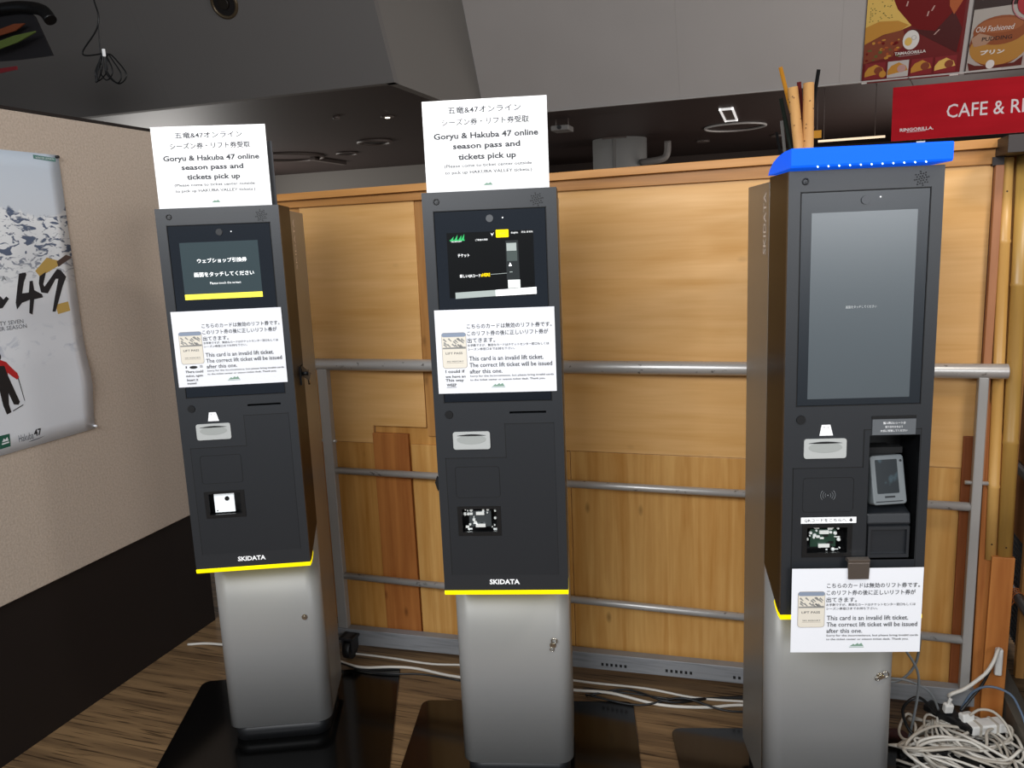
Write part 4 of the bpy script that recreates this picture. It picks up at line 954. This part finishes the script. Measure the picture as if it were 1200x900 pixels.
# the tangle at the lower right
rnd = random.Random(21)
def loops(cx, cy, turns, rx, ry, an, zb, jit=.02, phase=0.):
    pts = []; n = int(turns*9)
    for i in range(n+1):
        t = phase+2*PI*i/9; k = 1+rnd.uniform(-.16, .16); u, v = rx*k*math.cos(t), ry*k*math.sin(t)
        x = cx+u*math.cos(an)-v*math.sin(an)+rnd.uniform(-jit, jit)*.5+.006*i/turns; y = cy+u*math.sin(an)+v*math.cos(an)+rnd.uniform(-jit, jit)*.5
        if y > 2.34: x = max(x, .368+(y-2.30)*-.2)
        pts.append((min(x, .664), min(y, 2.48), min(.105, max(.012, zb+.012*math.sin(t*1.3+i)+rnd.uniform(-.006, .006)))))
    return pts
for i in range(16):
    cx, cy = rnd.uniform(.42, .61), rnd.uniform(2.22, 2.45)
    pts = loops(cx, cy, rnd.choice((1.3, 2.0, 2.4)), rnd.uniform(.07, .17), rnd.uniform(.035, .10), rnd.uniform(-.8, .8), .016+.0052*i, phase=rnd.uniform(0, 6))
    tag(B().tube(pts, rnd.uniform(.0034, .0046), 6, False, 0, 5).build('white_cable', M_wc if i % 3 else M_wc2), 'white cable looped in the tangled heap on the floor beside the right kiosk', 'cable', 'white cables in the tangled heap')
for i in range(6):
    cx, cy = rnd.uniform(.42, .60), rnd.uniform(2.22, 2.44)
    pts = loops(cx, cy, 1.4, rnd.uniform(.06, .13), rnd.uniform(.04, .08), rnd.uniform(-.8, .8), .014+.008*i, phase=rnd.uniform(0, 6))
    tag(B().tube(pts, .0044, 6, False, 0, 5).build('black_cable', M_bc), 'black cable under the tangled white heap beside the right kiosk', 'cable', 'black cables under the tangled heap')
def boxy(name, label, cat, loc, rz, dims, m, tilt=0., extra=None, group=None):
    t = thing(name, label, cat, loc, (tilt, 0, rz), group); dx, dy, dz = dims
    B().box(-dx/2, dx/2, -dy/2, dy/2, 0, dz).build('case', m, t, bevel=.005, seg=3)
    if extra: extra(t)
    return t
M_adapt = mat('adaptor_white', '#d9d8d4', .4)
boxy('white_adaptor', 'white power adaptor block lying on the tangled cables', 'adaptor', (.594, 2.425, .082), .42, (.108, .042, .030), M_adapt, 0, lambda t: [B().box(x-.004, x+.004, -.0215, .0215, -.001, .0312).build('cable_tie', M_wc2, t) for x in (-.03, .022)])
def strip_x(t):
    for x in (-.05, -.01, .03): B().cyl((x, 0, .022), (x, 0, .0245), .013, n=18).build('socket', M_groove, t)
boxy('power_strip', 'black power strip with white plugs behind the cable heap', 'power strip', (.508, 2.450, .088), -.72, (.150, .042, .022), M_black, .1, strip_x)
def plug_x(t):
    b = B(); b.tube([(0, 0, .028), (0, 0, .038), (.003, 0, .048)], .005, 8); b.build('strain_relief', M_adapt, t)
boxy('white_plug', 'rounded white plug in the upper end of the black power strip', 'plug', (.497, 2.448, .114), .3, (.026, .020, .030), M_adapt, .2, plug_x, 'plugs in the power strip')
boxy('white_plug', 'square white plug in the lower end of the black power strip', 'plug', (.545, 2.425, .104), .5, (.038, .024, .026), M_adapt, -.2, None, 'plugs in the power strip')
for i, (x, y, r_) in enumerate(((.43, 2.33, .3), (.53, 2.30, 1.2), (.61, 2.34, .5))):
    boxy('black_adaptor', ('black adaptor deep in the cable heap next to the grey kiosk column', 'black adaptor in the middle of the cable heap', 'black adaptor at the right side of the cable heap')[i], 'adaptor', (x, y, .030), r_, (.09, .05, .032), M_black)
boxy('outlet_box', 'white outlet box low on the orange plank at the right', 'outlet', (.642, 2.535, .205), 0, (.020, .020, .085), M_adapt)
cable('white cable rising from the plug in the power strip to the wall outlet', [(.498, 2.447, .165), (.505, 2.440, .178), (.538, 2.450, .192), (.572, 2.465, .215), (.600, 2.480, .238), (.620, 2.495, .268), (.632, 2.515, .288), (.640, 2.530, .292)], .0055, M_wc, 'white_cable')
cable('grey cable hanging behind the right kiosk down to the floor', [(.325, 2.33, .45), (.352, 2.33, .37), (.390, 2.35, .30), (.404, 2.37, .24), (.405, 2.40, .15), (.400, 2.42, .07), (.395, 2.43, .015)], .0038, M_gc, 'grey_cable')
cable('grey cable curving from the right kiosk in a low loop by the beam', [(.33, 2.36, .48), (.395, 2.38, .40), (.405, 2.40, .33), (.397, 2.42, .26), (.365, 2.42, .215), (.325, 2.42, .20)], .0040, M_gc, 'grey_cable')
cable('grey cable sloping from the right kiosk to the power strip', [(.315, 2.38, .235), (.37, 2.39, .232), (.425, 2.40, .208), (.455, 2.425, .165), (.475, 2.455, .112)], .0036, M_gc, 'grey_cable')
cable('dark cable loop rising behind the cable heap by the beam', [(.47, 2.455, .100), (.425, 2.44, .150), (.395, 2.43, .148), (.375, 2.43, .110), (.390, 2.42, .060), (.42, 2.40, .040)], .0046, M_bc, 'black_cable')
cable('blue grey cable arching over to the right end beam', [(.535, 2.46, .12), (.560, 2.45, .185), (.600, 2.44, .215), (.650, 2.43, .205), (.675, 2.42, .165), (.690, 2.40, .122)], .0036, mat('blue_cable', '#54657a', .4), 'blue_cable')
cable('black cable rising in a straight slope from the plugs toward the orange plank', [(.530, 2.44, .125), (.560, 2.46, .160), (.590, 2.48, .195), (.618, 2.52, .225)], .0040, M_bc, 'black_cable')
cable('pale loose cable end arching beside the white adaptor', [(.55, 2.42, .128), (.575, 2.42, .150), (.610, 2.42, .148), (.640, 2.41, .120), (.655, 2.39, .085)], .0040, M_wc2, 'white_cable')
